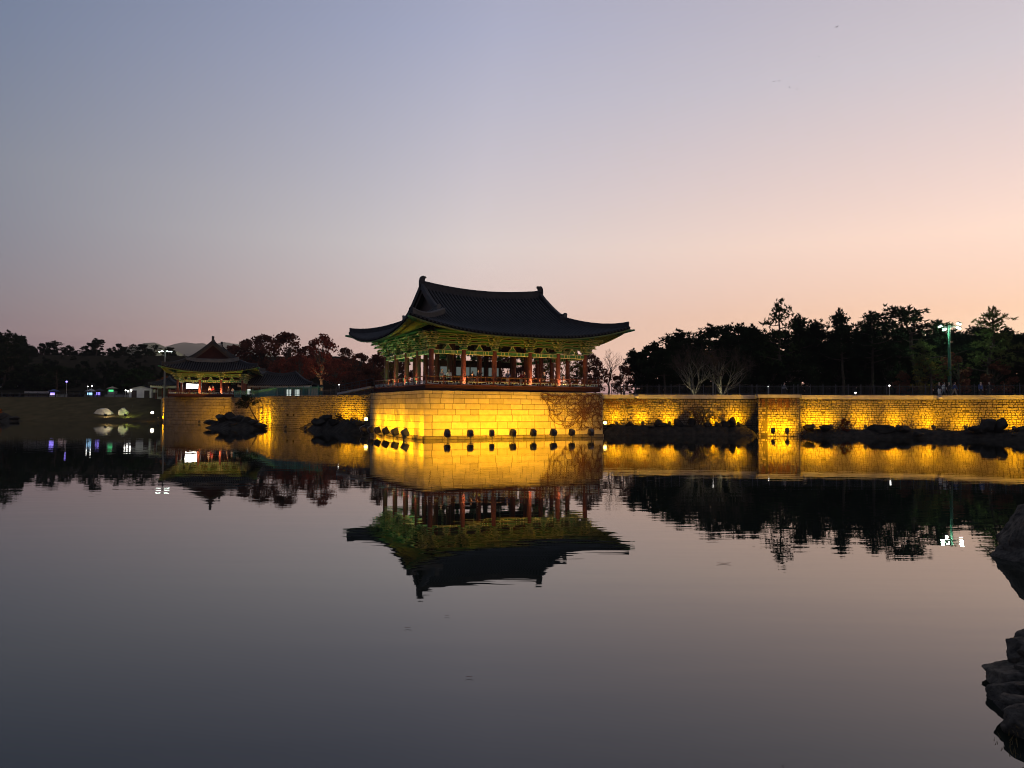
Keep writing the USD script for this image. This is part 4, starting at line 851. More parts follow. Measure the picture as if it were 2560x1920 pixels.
og = broadleaf('orange_tree', 'small orange autumn tree left of the small pavilion', 28, 'orange_leaf', width=3.6, base=.2, n=26, size=.25); put(og, 412, 184, 938, 1.2, z0=GZ, first=True)
put(pb, 5, 200, 826, .9, z0=hz(5, 200), rz=60, label='tall dark pine cut by the left picture edge')
ob = broadleaf('orange_bush', 'orange lit bush at the left picture edge by the water', 29, 'orange_leaf', width=4.2, base=.0, n=24, size=.5, cat='bush'); put(ob, 3, 163, 1022, 1.0, z0=.8, first=True)
# shrubs on the shore
sb = bare('bare_shrub', 'bare twiggy shrub standing against the lit wall, right of the platform', 31, 'bark', spread=.62, stems=4, thick=.22); put(sb, 1747, 94.2, 1000, 1.25, z0=1.0, first=True)
put(sb, 1790, 94.6, 1022, 1.3, z0=1.0, rz=120, label='smaller bare shrub beside the big dark rock')
db = broadleaf('domed_bush', 'dark domed bush on the shore of the far right wall', 32, 'brown_leaf', width=5.6, base=.0, n=44, dens=1.2, size=.5, cat='bush', flat=.5); put(db, 2112, 91.2, 1046, 1.0, z0=.7, first=True)
lb_ = broadleaf('leafy_clump', 'clump of leafy stems on the shore left of the platform, lit from behind', 33, 'dry_grass', width=4.6, base=.1, n=24, dens=.7, size=.5, cat='bush'); put(lb_, 850, 104.5, 1032, 1.3, z0=1.2, first=True)
put(lb_, 888, 101.5, 1040, 1.1, z0=1.2, rz=100, label='small clump of leafy stems nearest the bare bulb lamp')
lp = pine('leaning_pine', 'small leaning pine on the rocky islet before the left wall', 34, kind='round', leaf='needle_dark', lo=.6, lean=.2)
sL = (Z(640, 1000, 113) - 1.0) / 7.2
ops = UsdGeom.Xformable(lp.prim).GetOrderedXformOps(); ops[0].Set(Gf.Vec3d(*map(float, W(643, 113, .8)))); ops[2].Set(Gf.Vec3f(sL * 1.15, sL * 1.15, sL))
UsdGeom.Xformable(lp.prim).AddRotateYOp().Set(-28.0)
# bare saplings and dead branch on the far left bank
sp = bare('bare_sapling', 'bare sapling left of the cream lit stone', 35, 'pale_bark', spread=.45, thick=.22, levels=3); put(sp, 226, 176, 1005, .6, z0=2.6, first=True)
for px, tp, lb in ((246, 1006, 'bare sapling behind the cream lit stone'), (269, 1000, 'bare sapling at the right end of the cream lit stone'), (304, 1002, 'bare sapling above the lime lit stone'), (330, 1000, 'bare sapling right of the lime lit stone')):
    put(sp, px, 175, tp, .6, z0=2.6, rz=px, label=lb)
# climbing stems on the right part of the platform front and wall top
g = rng(51); vt = thing('climbing_vine', 'leafless brown creeper spreading over the right part of the platform front', 'vine', F1.P(18, -.1, 0)); vm = MB()
def creep(u, z, ang, L, r, lev):
    pts = [(u, z)]; n = max(3, int(L / .28))
    for i in range(n):
        ang += g.normal(0, .42); ang += (math.pi / 2 * 0 - 0) * .02; u2 = pts[-1][0] + math.cos(ang) * .28; z2 = pts[-1][1] + math.sin(ang) * .28
        if not (13.2 < u2 < PL - .05 and .7 < z2 < PT - .02): ang += 2.2; continue
        dens_lim = 14.2 + max(0, 3.2 - z2) * 1.0
        if u2 < dens_lim and lev > 0: continue
        pts.append((u2, z2))
        if lev < 3 and g.random() < .22: creep(u2, z2, ang + g.choice([-1, 1]) * g.uniform(.5, 1.3), L * .55, r * .7, lev + 1)
    if len(pts) > 2:
        p = np.array(pts); vm.tube(F1.P(p[:, 0], -.075 - .02 * g.random() + 0 * p[:, 0], p[:, 1]), np.linspace(r, r * .5, len(p)), 4)
for k in range(15): creep(g.uniform(14.2, 21.3), g.uniform(3.6, 4.95), math.pi * g.uniform(.9, 1.4), 5.0, .042, 0)
for k in range(6): creep(21.3, g.uniform(1.6, 4.8), math.pi * g.uniform(.85, 1.2), 4.5, .046, 0)
vm.build('stems', 'vine_stem', vt)
vt = thing('climbing_vine', 'brown creeper hanging over the top of the right wall next to the platform', 'vine', W(1530, 97, 4)); vm = MB()
for k in range(34):
    px = 1510 + abs(g.normal(0, 60)); p = [(px, 4.5)]; a = -1.3
    for i in range(int(g.uniform(4, 11))): a += g.normal(0, .5); p.append((p[-1][0] + math.cos(a) * 4, p[-1][1] + math.sin(a) * .22))
    p = np.array([[X(q[0], line_y(wall_right, q[0])), line_y(wall_right, q[0]) - .13, q[1]] for q in p]); vm.tube(p, np.linspace(.04, .018, len(p)), 4)
vm.build('stems', 'vine_stem', vt)
vt = thing('climbing_vine', 'dark trailing growth hanging over the top of the bastion', 'vine', W(1945, 91.9, 4)); vm = MB()
for k in range(60):
    px = float(np.clip(g.choice([1908, 1955, 1975, 1930]) + g.normal(0, 9), 1898, 1996)); z = 4.55; p = []
    for i in range(int(g.uniform(3, 9))): p.append(W(px, 92.6 - (px - 1895) / 103 * 1.0 - .14, z)); px = float(np.clip(px + g.normal(0, 1.3), 1897, 1997)); z -= g.uniform(.1, .3)
    vm.tube(np.array(p), .035, 4)
vm.build('stems', 'vine_stem', vt)

# ---------------------------------------------------------------- hills far away, haze
def mountain(px0, px1, Y, prof, label, seed):
    n = 60; pxs = np.linspace(px0, px1, n); tops = np.interp(pxs, *zip(*prof)); zt = np.array([Z(p, t, Y) for p, t in zip(pxs, tops)]); xs = np.array([X(p, Y) for p in pxs])
    zt = zt + (meshkit.fbm(np.c_[xs / 40, 0 * xs, 0 * xs + seed], 4, seed) - .5) * 14
    s = np.linspace(-1, 1, 17); prof_ = 1 - np.abs(s) ** 1.5
    P_ = np.stack([np.repeat(xs[:, None], 17, 1), Y + np.repeat(s[None] * 700, n, 0), np.clip(zt, 0, None)[:, None] * prof_[None] - 2], -1)
    P_[..., 2] += (meshkit.fbm(np.stack([P_[..., 0] / 60, P_[..., 1] / 60, 0 * P_[..., 0]], -1), 4, seed) - .5) * 16 * prof_
    m = MB(); m.grid(P_); m.build('mountain', 'evergreen', kind='structure', smooth=True)
mountain(250, 470, 3000, [(250, 960), (330, 890), (360, 862), (385, 853), (400, 857), (425, 868), (470, 930)], '', 3)
mountain(380, 700, 3600, [(380, 905), (430, 868), (455, 853), (475, 856), (520, 860), (560, 857), (600, 862), (700, 890)], '', 5)

haze_mat = usdkit.material(stage, '/World/Looks/haze', {'v': ('principled_volume', {'color': (.85, .88, .95), 'density': HAZE, 'anisotropy': .2})}, [], volume='v.volume')
MAT['haze'] = haze_mat
m = MB(); m.box([0, 2350, 175], [9000, 5100, 353]); m.build('haze', 'haze', kind='stuff')

# ---------------------------------------------------------------- fences
def fence(name, label, pts, z, h, step, mt, sub=.14, post_h=.12, rails=(.12, .88)):
    pts = np.array(pts, float); t = thing(name, label, 'fence', (*pts[0], z)); rb, bb_ = MB(), MB()
    for a, b in zip(pts[:-1], pts[1:]):
        L = np.linalg.norm(b - a); d = (b - a) / L; ax = np.array([[d[0], d[1], 0], [-d[1], d[0], 0], [0, 0, 1]])
        for f in rails: rb.box([*((a + b) / 2), z + h * f], [L, .05, .05], ax)
        for s in np.arange(0, L, step): p = MB(); p.box([*(a + d * s), z + (h + post_h) / 2], [.09, .09, h + post_h], ax); p.build('fence_post', mt, t)
        for s in np.arange(sub, L, sub): bb_.box([*(a + d * s), z + h * .5], [.022, .022, h * .98], ax)
    rb.build('fence_rails', mt, t); bb_.build('fence_bars', mt, t, kind='stuff'); return t
fence('railing_fence', 'black metal railing along the right wall from the pavilion to the bastion', off(wall_right, .7), 5.03, 1.25, 1.5, 'black_metal')
fence('railing_fence', 'black metal railing along the far right wall', [tuple(off(wall_right, .7)[-1]), *map(tuple, off(wall_far_right, .7))], 5.03, 1.25, 1.5, 'black_metal')
fence('railing_fence', 'low black railing on the wall left of the big pavilion', off(wall_near_left, .5)[1:], 5.0, .85, 2.0, 'black_metal')
fence('railing_fence', 'dark teal metal fence on the wall top right of the small pavilion', [tuple(off(wall_recess, .6)[0]), tuple(off(wall_recess, .6)[1]), tuple(off(wall_near_left, .6)[0]), tuple(off(wall_near_left, .6)[1])], 5.0, 1.35, 2.0, 'teal_metal', .11)
fence('railing_fence', 'thin black fence along the top of the far left bank', [PX(-40, 187), PX(200, 187), PX(400, 186)], 5.3, 1.15, 2.2, 'black_metal', .35)
t = thing('ramp_railing', 'short sloping handrail rising to the left end of the big pavilion deck', 'railing', F1.P(-1.6, PM - 1, 5)); b = MB()
p0, p1 = F1.P(-3.4, PM + 2.5, 5.05), F1.P(.2, PM - .8, 5.95)
for s in np.linspace(0, 1, 6): q = p0 + (p1 - p0) * s; pp = MB(); pp.box(q + np.array([0, 0, .4]), [.06, .06, .85], F1.ax); pp.build('rail_post', 'black_metal', t)
b.tube([p0 + [0, 0, .85], p1 + [0, 0, .85]], .04, 5); b.tube([p0 + [0, 0, .45], p1 + [0, 0, .45]], .03, 5); b.build('handrail', 'black_metal', t)
b = MB(); b.box((p0 + p1) / 2 + np.array([0, 0, -.2]), [4.6, 1.0, .25], np.array([(p1 - p0) / np.linalg.norm(p1 - p0), *F1.ax[:0], np.cross([0, 0, 1.], (p1 - p0) / np.linalg.norm(p1 - p0)), [0, 0, 1.]])); b.build('ramp', 'concrete', t)

# ---------------------------------------------------------------- buildings on the left
def hall(name, label, c, L, D, zw, zr, zb, wall, lit, yaw=0, pane='window_pale', cols=8, skirt=True):
    """Long low hall: walls, openings, hip tiled roof with tile rows."""
    F = Frame(c, (math.cos(yaw), math.sin(yaw))); t = thing(name, label, 'building', F.P(0, 0, zb)); b = MB(); b.box(F.P(0, .4, (zb + zw) / 2), [L, D - .8, zw - zb], F.ax); w = b.build('wall', wall, t)
    for k in range(cols):
        u = -L / 2 + L * (k + .5) / cols
        b = MB(); b.box(F.P(u, -D / 2 + .78, zb + (zw - zb) * .5), [L / cols * .7, .06, (zw - zb) * .62], F.ax); wn = b.build('window', 'dark_wood', w)
        if k in lit: b = MB(); b.box(F.P(u, -D / 2 + .74, zb + (zw - zb) * .5), [L / cols * .55, .04, (zw - zb) * .48], F.ax); b.build('pane', pane, wn)
        b = MB(); b.tube([F.P(-L / 2 + L * k / cols, -D / 2 + .2, zb), F.P(-L / 2 + L * k / cols, -D / 2 + .2, zw)], .14, 6); b.build('post', 'red_paint', t)
    ov = 1.3; R = Roof(-L / 2 - ov, L / 2 + ov, -D / 2 - ov, D / 2 + ov, zw + .15, zr - zw, (D / 2 + ov) * .98, .35)
    bed, rows, eav = MB(), MB(), MB()
    for (uu, vv, md, bk) in R.patches(): z = (R.front if md == 'f' else R.side)(uu, vv); bed.grid(F.P(uu, vv, z)); bed.grid(F.P(uu, vv, z - .2)[::-1])
    rf = bed.build('roof', 'tile_bed', t)
    for u in np.arange(R.u0 + .25, R.u1, .5):
        a = min(u - R.u0, R.u1 - u, R.q); d = np.linspace(-.05, a, 5); rows.tube(F.P(np.full(5, u), R.v0 + d, R.front(np.full(5, u), R.v0 + d)), .12, 5)
    rows.build('tile_rows', 'roof_tile', rf, kind='stuff')
    us = np.linspace(R.u0 + R.q, R.u1 - R.q, 8); b = MB(); sweep_box(b, F.P(us, 0, R.front(us, np.zeros(8))), .4, -.2, .5); b.build('ridge', 'roof_tile', rf)
    for sx in (0, 1): d = np.linspace(R.q, .1, 6); b = MB(); sweep_box(b, F.P(R.u1 - d if sx else R.u0 + d, R.v0 + d, R.front(R.u1 - d if sx else R.u0 + d, R.v0 + d)), .36, -.2, .45); b.build('hip_ridge', 'roof_tile', rf)
    b = MB(); b.box(F.P(0, R.v0 + .35, zw - .05), [L + 2 * ov - .8, .1, .55], F.ax); b.build('fascia', 'white_wall', t)
    return t
hall('tiled_hall', 'long low hall with grey tiled hip roof and white fascia, behind the teal fence', PX(703, 172), 14.5, 8, 7.9, 10.25, 5.0, 'grey_wall', (0, 2, 5, 6), .0, 'window_bright')
hall('gate_house', 'small dark tiled house with pale posts at the far left edge', PX(22, 205), 8.5, 4.5, 8.4, 10.2, 5.2, 'grey_wall', (1,), 0, cols=5)
hall('gate_house', 'low dark building with striped gable left of the small pavilion columns', PX(425, 182), 4.5, 5, 8.0, 10.0, 5.0, 'grey_wall', (), 0, cols=3)
def hut(label, px, Y, zb, w, h, d, doors):
    t = thing('hut', label, 'hut', W(px, Y, zb)); x = X(px, Y)
    b = MB(); b.box([x, Y, zb + h / 2], [w, d, h]); wl = b.build('wall', 'white_wall', t)
    gp = Polygon([(-w / 2 - .3, 0), (w / 2 + .3, 0), (0, h * .28)]); b = MB()
    for vf in extr_at(Polygon([(-w / 2, 0), (w / 2, 0), (0, h * .25)]), d * .98, np.array([x, Y, zb + h]), np.array([1., 0, 0])): b.raw(*vf)
    b.build('gable', 'white_wall', wl)
    for s in (-1, 1):
        b = MB(); a = math.atan2(h * .28, w / 2 + .3); ax = np.array([[math.cos(a), 0, -s * math.sin(a)], [0, 1, 0], [s * math.sin(a), 0, math.cos(a)]])
        b.box([x + s * (w / 4 + .15), Y, zb + h + h * .14 + .06], [math.hypot(w / 2 + .4, h * .28), d + .6, .12], ax); b.build('roof_slope', 'tile_bed', t)
    for u, dw in doors: b = MB(); b.box([x + u, Y - d / 2 - .03, zb + h * .42], [dw, .08, h * .8]); b.build('door', 'dark_wood', wl)
    return t
hut('white hut with two dark doors on the far left bank', 361, 188, 5.1, 5.4, 2.5, 4, ((-1.5, 1.2), (1.6, 1.3)))
hut('small white shed with a grid door right of the white hut', 394, 188.5, 5.1, 2.2, 1.9, 3, ((.1, 1.0),))
b = thing('low_wall', 'long low pale garden wall behind the far left fence', 'wall', W(92, 192, 5)); m = MB(); m.box(W(92, 192, 6.0), [6, .4, 2.0]); m.build('panel', 'grey_wall', b); m = MB(); m.box(W(92, 192, 7.05), [6.2, .6, .16]); m.build('coping', 'tile_bed', b)
b = thing('low_wall', 'low pale wall among the coloured lights on the far left', 'wall', W(190, 196, 5)); m = MB(); m.box(W(190, 196, 6.0), [4.2, .4, 2.0]); m.build('panel', 'grey_wall', b); m = MB(); m.box(W(190, 196, 7.05), [4.4, .6, .16]); m.build('coping', 'tile_bed', b)

# ---------------------------------------------------------------- lamps of the park
def mast(label, px, Y, py_top, z0, arms, pole, emat, head=.5, reach=1.4):
    zt = Z(px, py_top, Y); x = X(px, Y); t = thing('lamp_mast', label, 'lamp mast', (x, Y, z0)); b = MB(); b.tube([[x, Y, z0], [x, Y, (z0 + zt) / 2], [x, Y, zt + .3]], [.24, .2, .15], 10); b.build('pole', pole, t, smooth=50)
    b = MB(); b.tube([[x - reach, Y, zt + .1], [x + reach, Y, zt + .1]], .07, 6); b.tube([[x - reach * .9, Y - .5, zt - .3], [x, Y, zt], [x + reach * .9, Y - .5, zt - .3]], .05, 6); b.build('crossarm', 'black_metal', t)
    for k, (dx, dy, dz, a) in enumerate(arms):
        c = np.array([x + dx, Y + dy, zt + dz]); h = MB(); ca, sa = math.cos(a), math.sin(a); ax = np.array([[ca, 0, sa], [0, 1, 0], [-sa, 0, ca]])
        h.box(c + ax[2] * .12, [head * 1.9, head, .2], ax); o = h.build('lamp_head', 'black_metal', t); h = MB(); h.box(c - ax[2] * .04, [head * 1.7, head * .85, .1], ax); h.build('lamp_glass', emat, o)
    return t
mast('tall green lamp mast with four floodlight heads among the right trees', 2375, 104, 818, GZ, ((-1.35, -.2, .15, .35), (-.95, -.6, -.35, .55), (1.5, .2, .55, -.35), (1.05, -.5, -.1, -.55)), 'pole_green', 'lamp_cool', .25)
mast('grey lamp mast with two glowing heads behind the small pavilion', 411, 178, 878, GZ, ((-1.0, 0, 0, .2), (1.0, 0, 0, -.15)), 'pole_grey', 'lamp_cool_dim', .6, 1.2)
def street_lamp(label, px, Y, py, emat, r=.22, z0=GZ):
    z = Z(px, py, Y); x = X(px, Y); t = thing('street_lamp', label, 'street lamp', (x, Y, z0)); b = MB(); b.tube([[x, Y, z0], [x, Y, z - r]], .07, 6); b.build('pole', 'concrete', t); b = MB(); b.add(trimesh.creation.icosphere(1, r)); b.v[-1] = b.v[-1] + np.array([x, Y, z]); b.build('globe', emat, t, smooth=True)
    b = MB(); b.tube([[x, Y, z + r * .8], [x, Y, z + r * 1.3]], [r * 1.1, r * .2], 8); b.build('cap', 'black_metal', t)
for lb, px, Y, py, em, r in (('violet lit globe lamp on a pale pole on the far left', 166, 190, 954, 'lamp_violet', .22), ('white lamp high in the dark wood at the left edge', 28, 215, 931, 'lamp_white', .26), ('small white lamp high in the dark wood, right one', 262, 215, 932, 'lamp_white', .2),
        ('small white lamp left of the umbrella-shaped pine', 320, 186, 978, 'lamp_white', .22), ('small white lamp beside the white hut, nearer its wall', 328, 186, 976, 'lamp_white', .2), ('small white lamp beside the white hut, lower one', 314, 186, 976, 'lamp_white', .16), ('white globe lamp among cars of the far left', 229, 192, 965, 'lamp_white', .14), ('white globe lamp left of the blue lit stand', 219, 192, 966, 'lamp_white', .13),
        ('tiny white lamp left of the right lit bare tree', 1783, 106, 953, 'lamp_white', .10), ('tiny white lamp by the far right fence left of the broad pine', 2224, 104, 964, 'lamp_white', .11), ('tiny white lamp in the dark trees above the bastion', 1921, 106, 966, 'lamp_white', .07), ('small lamp on a bent pole on the wall left of the big pavilion', 848, 135, 962, 'lamp_white', .12), ('tiny white lamp near the fence right of the bastion', 2139, 105, 982, 'lamp_white', .10)):
    street_lamp(lb, px, Y, py, em, r)
def stall(label, px, Y, zb, w, h, emat, canopy):
    x = X(px, Y); t = thing('stall', label, 'stall', (x, Y, zb)); b = MB(); b.box([x, Y, zb + h * .3], [w, 1.2, h * .6]); b.build('counter', 'grey_wall', t); b = MB()
    for s in (-1, 1): b = MB(); b.tube([[x + s * w * .48, Y - .6, zb], [x + s * w * .48, Y - .6, zb + h]], .04, 5); b.build('post', 'black_metal', t)
    b = MB(); b.raw([[x - w * .6, Y - .9, zb + h], [x + w * .6, Y - .9, zb + h], [x + w * .6, Y + .9, zb + h], [x - w * .6, Y + .9, zb + h], [x, Y, zb + h * 1.35]], [[0, 1, 4], [1, 2, 4], [2, 3, 4], [3, 0, 4]]); b.build('canopy', canopy, t)
    b = MB(); b.box([x, Y - .66, zb + h * .62], [w * .6, .06, h * .3]); b.build('lit_sign', emat, t)
stall('stall with a violet lit canopy on the far left', 135, 190, 5.2, 1.8, 1.7, 'lamp_violet', 'cloth_blue'); stall('stall with a pale blue lit sign on the far left', 228, 192, 5.2, 2.0, 1.8, 'lamp_blue', 'cloth_grey'); stall('dark stall with a faint blue sign, next to the pale blue one', 249, 193, 5.2, 1.6, 1.9, 'lamp_violet', 'cloth_black'); stall('stall with a green and orange lit sign', 281, 191, 6.2, 1.9, 1.5, 'sign_green', 'cloth_beige')
t = thing('light_panel', 'bright white rectangular light panel between the small pavilion columns', 'light panel', F2.P(9, 12.8, 5.8)); b = MB(); b.box(F2.P(9.0, 14.2, 7.55), [.12, 2.3, .95], F2.ax); b.build('screen', 'screen_white', t); b = MB(); b.box(F2.P(9.12, 14.2, 7.55), [.1, 2.5, 1.15], F2.ax); b.box(F2.P(9.12, 14.2, 6.4), [.1, .1, 1.3], F2.ax); b.build('stand', 'black_metal', t)
t = thing('signal_light', 'small red glowing light on the small pavilion deck', 'light', F2.P(5, 9.6, 6)); b = MB(); b.add(trimesh.creation.icosphere(1, .17)); b.v[-1] = b.v[-1] + F2.P(4.6, 9.75, 6.75); b.build('bulb', 'lamp_red', t); b = MB(); b.tube([F2.P(4.6, 9.75, 5.75), F2.P(4.6, 9.75, 6.6)], .04, 5); b.build('stand', 'black_metal', t)
def top_spot(px, Y, label, z=4.95): floodlight('tree_spotlight', label, W(px, Y, z + .12), [0, .18, 1], .3, .3, .15, 'lamp_trees', recess=.02, cat='spotlight', post_base=z)
top_spot(1735, 101.3, 'small spotlight at the foot of the left lit bare tree'); top_spot(1804, 100.9, 'small spotlight at the foot of the right lit bare tree')
floodlight('tree_spotlight', 'small spotlight on the slope under the red autumn tree', W(796, 195, hz(796, 195) + .4), [0, .3, 1], .5, .5, .2, 'uplight_slope', recess=.02, cat='spotlight', post_base=hz(796, 195) - .2)
for px, wl, lb in ((1593, wall_right, 'small pale floodlight hooked over the coping of the right wall'), (2350, wall_far_right, 'small pale fitting clipped to the coping of the far right wall')):
    y = line_y(wl, px); t = thing('coping_fitting', lb, 'fitting', W(px, y - .3, 4.7)); b = MB(); b.box(W(px, y - .42, 4.72), [.42, .3, .16]); b.build('housing', 'white_wall', t); b = MB(); b.box(W(px - 4, y - .3, 4.58), [.3, .22, .16]); b.build('bracket_arm', 'black_metal', t)

# ---------------------------------------------------------------- people
def hull_body(bones, edge=.035):
    M = None
    for (a, ra), (b, rb_) in bones:
        s = manifold3d.Manifold.sphere(ra, 12).translate(tuple(a)); e = manifold3d.Manifold.sphere(rb_, 12).translate(tuple(b)); h = manifold3d.Manifold.batch_hull([s, e]); M = h if M is None else M + h
    m = M.to_mesh(); tm = trimesh.Trimesh(m.vert_properties[:, :3], m.tri_verts); trimesh.smoothing.filter_taubin(tm, iterations=6); return tm
def person(label, loc, rz, pose, top, legs, group=None, sc=1.0, holding=None):
    t = thing('person', label, 'person', loc, rz, sc, group, local=True)
    lean = {'stand': 0, 'lean': .16, 'walk': .03, 'point': .04, 'sit': .0}[pose]; hz_ = .92 if pose != 'sit' else .50; S = .52 if pose != 'sit' else .54
    hip = np.array([0, 0, hz_]); ch = hip + [lean * .8, 0, S * .72]; nk = hip + [lean * 1.0, 0, S]; hd = nk + [lean * .15 + .02, 0, .17]
    feet = {'stand': ((.02, .0), (-.02, .0)), 'lean': ((.0, 0), (-.1, 0)), 'walk': ((.28, .02), (-.28, .05)), 'point': ((.05, 0), (-.08, 0)), 'sit': ((.42, 0), (.40, 0))}[pose]
    bones = [((ch, .155), (hip + [0, 0, .1], .13)), ((hip + [0, -.06, .02], .12), (hip + [0, .06, .02], .12)), ((nk - [0, 0, .06], .075), (hd - [0, 0, .08], .055)), ((hd, .10), (hd + [.01, 0, .06], .098)), ((hd + [.05, 0, -.06], .055), (hd, .08)), ((hd + [.10, 0, -.01], .018), (hd + [.08, 0, .02], .015))]
    tl, ul = [], []
    for sgn, (fx, fz) in zip((-1, 1), feet):
        h = hip + [0, sgn * .09, 0]; kn = np.array([fx * .5 + .03, sgn * .095, .48]) if pose != 'sit' else np.array([.42, sgn * .1, .48]); an = np.array([fx, sgn * .1, .08 + fz]); lg = [((h, .10), (kn, .068)), ((kn, .066), (an, .045))]; tl += lg
        bones += lg + [((an, .045), (an + [.15, 0, -.045], .035))]
        sh = nk + [0, sgn * .18, -.06]
        el, wr = {'stand': (sh + [.0, sgn * .05, -.28], sh + [.06, sgn * .05, -.52]), 'walk': (sh + [-.12 * sgn, sgn * .05, -.26], sh + [.02 - .22 * sgn, sgn * .05, -.46]), 'lean': (sh + [.18, sgn * .06, -.20], sh + [.40, sgn * .02, -.26]), 'point': (sh + [.22, sgn * .05, -.12 if sgn > 0 else -.2], sh + [.44, sgn * .0, .06 if sgn > 0 else -.1]), 'sit': (sh + [.08, sgn * .06, -.26], sh + [.30, sgn * .02, -.30])}[pose]
        wd = (wr - el) / np.linalg.norm(wr - el); ar = [((sh, .06), (el, .045)), ((el, .044), (wr, .032))]; ul += ar; bones += ar + [((wr, .032), (wr + wd * .07, .034))]
        for q in range(4): bones.append(((wr + wd * .08 + [0, (q - 1.5) * .018, 0], .011), (wr + wd * (.15 - abs(q - 1.3) * .012) + [0, (q - 1.5) * .02, -.02], .009)))
        bones.append(((wr + wd * .02 + [0, -sgn * .03, .02], .013), (wr + wd * .07 + [0, -sgn * .055, .03], .010)))
    bones += [((nk + [0, -.17, -.06], .06), (nk + [0, .17, -.06], .06)), ((ch, .15), (nk - [0, 0, .05], .12))]
    b = MB(); b.add(hull_body(bones)); bd = b.build('body', 'skin', t, smooth=60)
    up = [((ch, .165), (hip + [0, 0, .04], .148)), ((hip + [0, -.05, .04], .14), (hip + [0, .05, .04], .14)), ((nk + [0, -.17, -.06], .072), (nk + [0, .17, -.06], .072)), ((ch, .16), (nk - [0, 0, .06], .10))] + [((p, r + .016), (q, r2 + .016)) for (p, r), (q, r2) in ul]
    b = MB(); b.add(hull_body(up)); b.build('jacket', top, bd, smooth=60)
    b = MB(); b.add(hull_body([((p, r + .014), (q, r2 + .022)) for (p, r), (q, r2) in tl] + [((hip + [0, -.07, .0], .125), (hip + [0, .07, .0], .125))])); b.build('trousers', legs, bd, smooth=60)
    b = MB(); b.add(hull_body([((hd + [-.035, 0, .05], .108), (hd + [.0, 0, .085], .085)), ((hd + [-.05, 0, .0], .09), (hd + [-.03, 0, .06], .10))])); b.build('hair', 'hair', bd, smooth=60)
    return t
dk = 5.58; face = math.degrees(TH) - 90
ppl = [(3.1, 3.0, 'stand', 'cloth_grey', 'cloth_black', 'person in grey at the railing near the front left corner of the big pavilion', 10), (4.1, 3.4, 'stand', 'cloth_white', 'cloth_black', 'person in a white top near the front left of the big pavilion', -30), (6.2, 2.2, 'sit', 'cloth_black', 'cloth_black', 'person in black sitting left of the second front column', 60), (7.4, 3.3, 'point', 'cloth_black', 'cloth_grey', 'person in black raising an arm just right of the second front column', 40),
       (8.0, 6.0, 'stand', 'cloth_black', 'cloth_black', 'dark figure at the third front column', 0), (9.0, 2.6, 'walk', 'cloth_black', 'cloth_black', 'dark standing figure left of the pale windows centre', 80), (10.6, 2.4, 'lean', 'cloth_blue', 'cloth_beige', 'person in blue leaning on the front railing at the centre bay', -20), (12.2, 2.3, 'lean', 'cloth_red', 'cloth_beige', 'person in red at the railing left of the fourth front column', 20),
       (13.8, 4.4, 'stand', 'cloth_black', 'cloth_black', 'dark figure right of the fourth front column', -60), (15.3, 2.6, 'stand', 'cloth_black', 'cloth_black', 'broad dark figure between the fourth and fifth front columns', 10), (18.0, 2.8, 'sit', 'cloth_white', 'cloth_grey', 'person in white sitting right of the fifth front column', 30)]
for u, v, po, tp, lg, lb, dr in ppl: person(lb, F1.P(u, v, dk), face + dr, po, tp, lg)
for px, Y, po, tp, lg, lb, rz in ((2348, 95.5, 'stand', 'cloth_black', 'cloth_white', 'person in pale trousers behind the far right fence', -90), (2359, 96, 'walk', 'cloth_white', 'cloth_grey', 'person in white walking next to the one in pale trousers', 0), (2374, 95.5, 'stand', 'cloth_black', 'cloth_black', 'dark figure below the green lamp mast', 180), (2386, 95.5, 'walk', 'cloth_blue', 'cloth_beige', 'person in blue behind the far right fence', 0), (2452, 94.5, 'stand', 'cloth_blue', 'cloth_black', 'person in blue near the right end of the fence', -90), (2475, 94.3, 'walk', 'cloth_black', 'cloth_black', 'dark walker at the right end of the fence', 180), (1960, 99, 'walk', 'cloth_grey', 'cloth_black', 'grey walker behind the fence above the bastion', 0)):
    person(lb, W(px, Y, GZ), rz, po, tp, lg)
for v, po, tp, lb, rz in ((10.1, 'stand', 'cloth_white', 'person in white standing on the small pavilion deck', 180), (9.3, 'lean', 'cloth_red', 'person in red by the glowing red light on the small pavilion', 150), (6.4, 'stand', 'cloth_black', 'person in black on the right side of the small pavilion', 190), (5.6, 'sit', 'cloth_white', 'person in white seated on the right side of the small pavilion', 170)):
    person(lb, F2.P(4.5, v, 5.78), 90 + rz, po, tp, 'cloth_black')

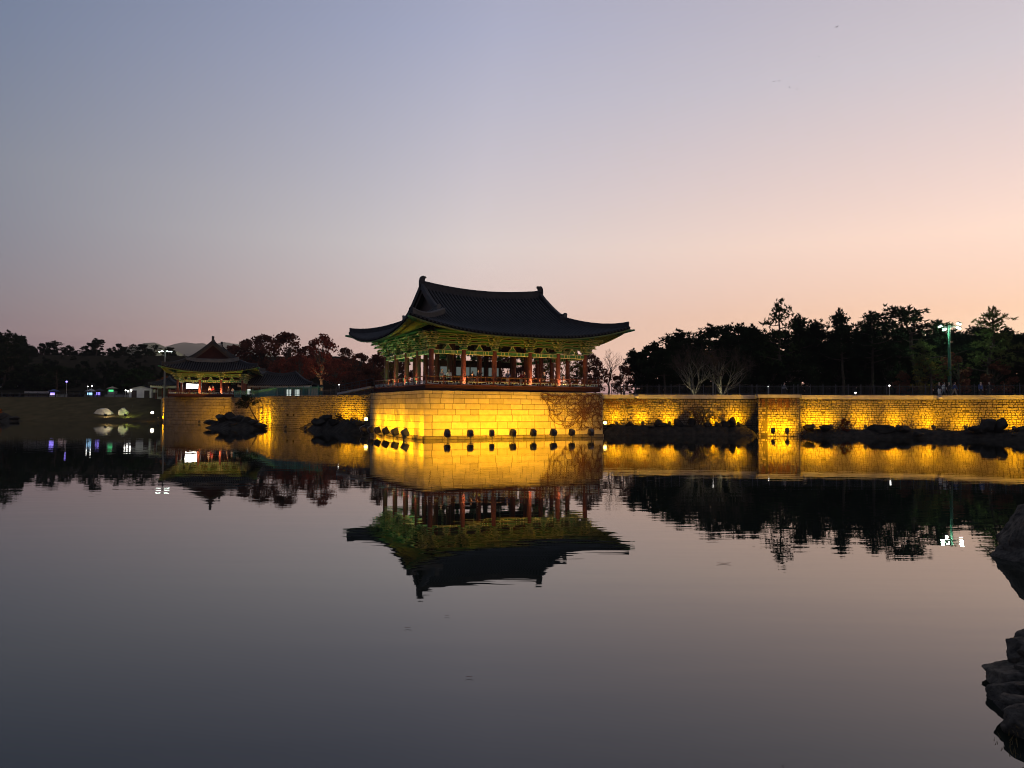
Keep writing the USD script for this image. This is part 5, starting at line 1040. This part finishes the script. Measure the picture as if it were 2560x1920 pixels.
# ---------------------------------------------------------------- birds, floating leaves, grass
def bird(label, px, py, Y, s, rz, group):
    t = thing('bird', label, 'bird', W(px, Y, Z(px, py, Y)), rz, s, group, local=True); b = MB(); b.add(rock_mesh((0, 0, 0), (.22, .07, .07), 7, 2, .1)); b.build('body', 'black_metal', t, smooth=True)
    for s_ in (-1, 1):
        b = MB(); b.raw([[.1, s_ * .05, .02], [-.08, s_ * .05, .02], [.06, s_ * .30, .14], [-.08, s_ * .30, .13], [-.10, s_ * .58, .06]], [[0, 1, 2], [1, 3, 2], [2, 3, 4]]); b.build('wing', 'black_metal', t)
    b = MB(); b.raw([[-.18, -.02, 0], [-.18, .02, 0], [-.36, .06, .01], [-.36, -.06, .01]], [[0, 1, 2, 3]]); b.build('tail', 'black_metal', t)
bird('largest dark bird high in the sky near the top right', 2100, 53, 160, 1.0, 40, None); bird('leftmost bird of the small flock high on the right', 1940, 193, 190, .8, 70, None)
for px, py, lb in ((1953, 192, 'bird next to the leftmost one of the flock'), (1979, 208, 'faint middle bird of the flock'), (1998, 213, 'rightmost bird of the flock of four'), (2187, 215, 'lone small bird far right of the flock'), (2055, 130, 'lone small bird between the flock and the largest bird')): bird(lb, px, py, 240, .85, px, None)
g = rng(61)
for k, (px, py, L, lb) in enumerate(((1122, 1536, .05, 'floating leaf left of centre below the pavilion reflection'), (1025, 1566, .06, 'floating leaf lowest below the pavilion reflection'), (1780, 1352, .16, 'floating twig left of the pair on the right water'), (1808, 1407, .16, 'floating twig lower of the pair on the right water'), (1178, 1687, .05, 'tiny floating leaf near the bottom centre'))):
    Y = Yw(px, py); c = W(px, Y, .012); n = 9; s = np.linspace(-1, 1, n); b = MB(); w = L * .16 * np.sqrt(np.clip(1 - s ** 2, .02, 1)); b.grid(np.stack([c + np.c_[s * L, w, .004 + .01 * s ** 2], c + np.c_[s * L, -w, .004 + .012 * s ** 2]], 1)); b.build('floating_leaf', 'brown_leaf', None, label=lb, cat='leaf')
b = MB()
for k in range(500):
    x = g.uniform(4.4, 5.6); y = g.uniform(6.0, 7.1) ; z = .0 if x < 4.4 else .2
    p = np.array([x, y, max(.02, .35 * min(1, (x - 4.0) / .7)) - .05]); d = np.array([g.normal(0, .4), g.normal(0, .4), 1]); L = g.uniform(.03, .1); q = p + d / np.linalg.norm(d) * L; w = np.array([.004, 0, 0]); b.raw([p - w, p + w, q], [[0, 1, 2]])
b.build('grass_tuft', 'dry_grass', None, label='dry grass at the bottom right corner of the bank', cat='grass', kind='stuff')
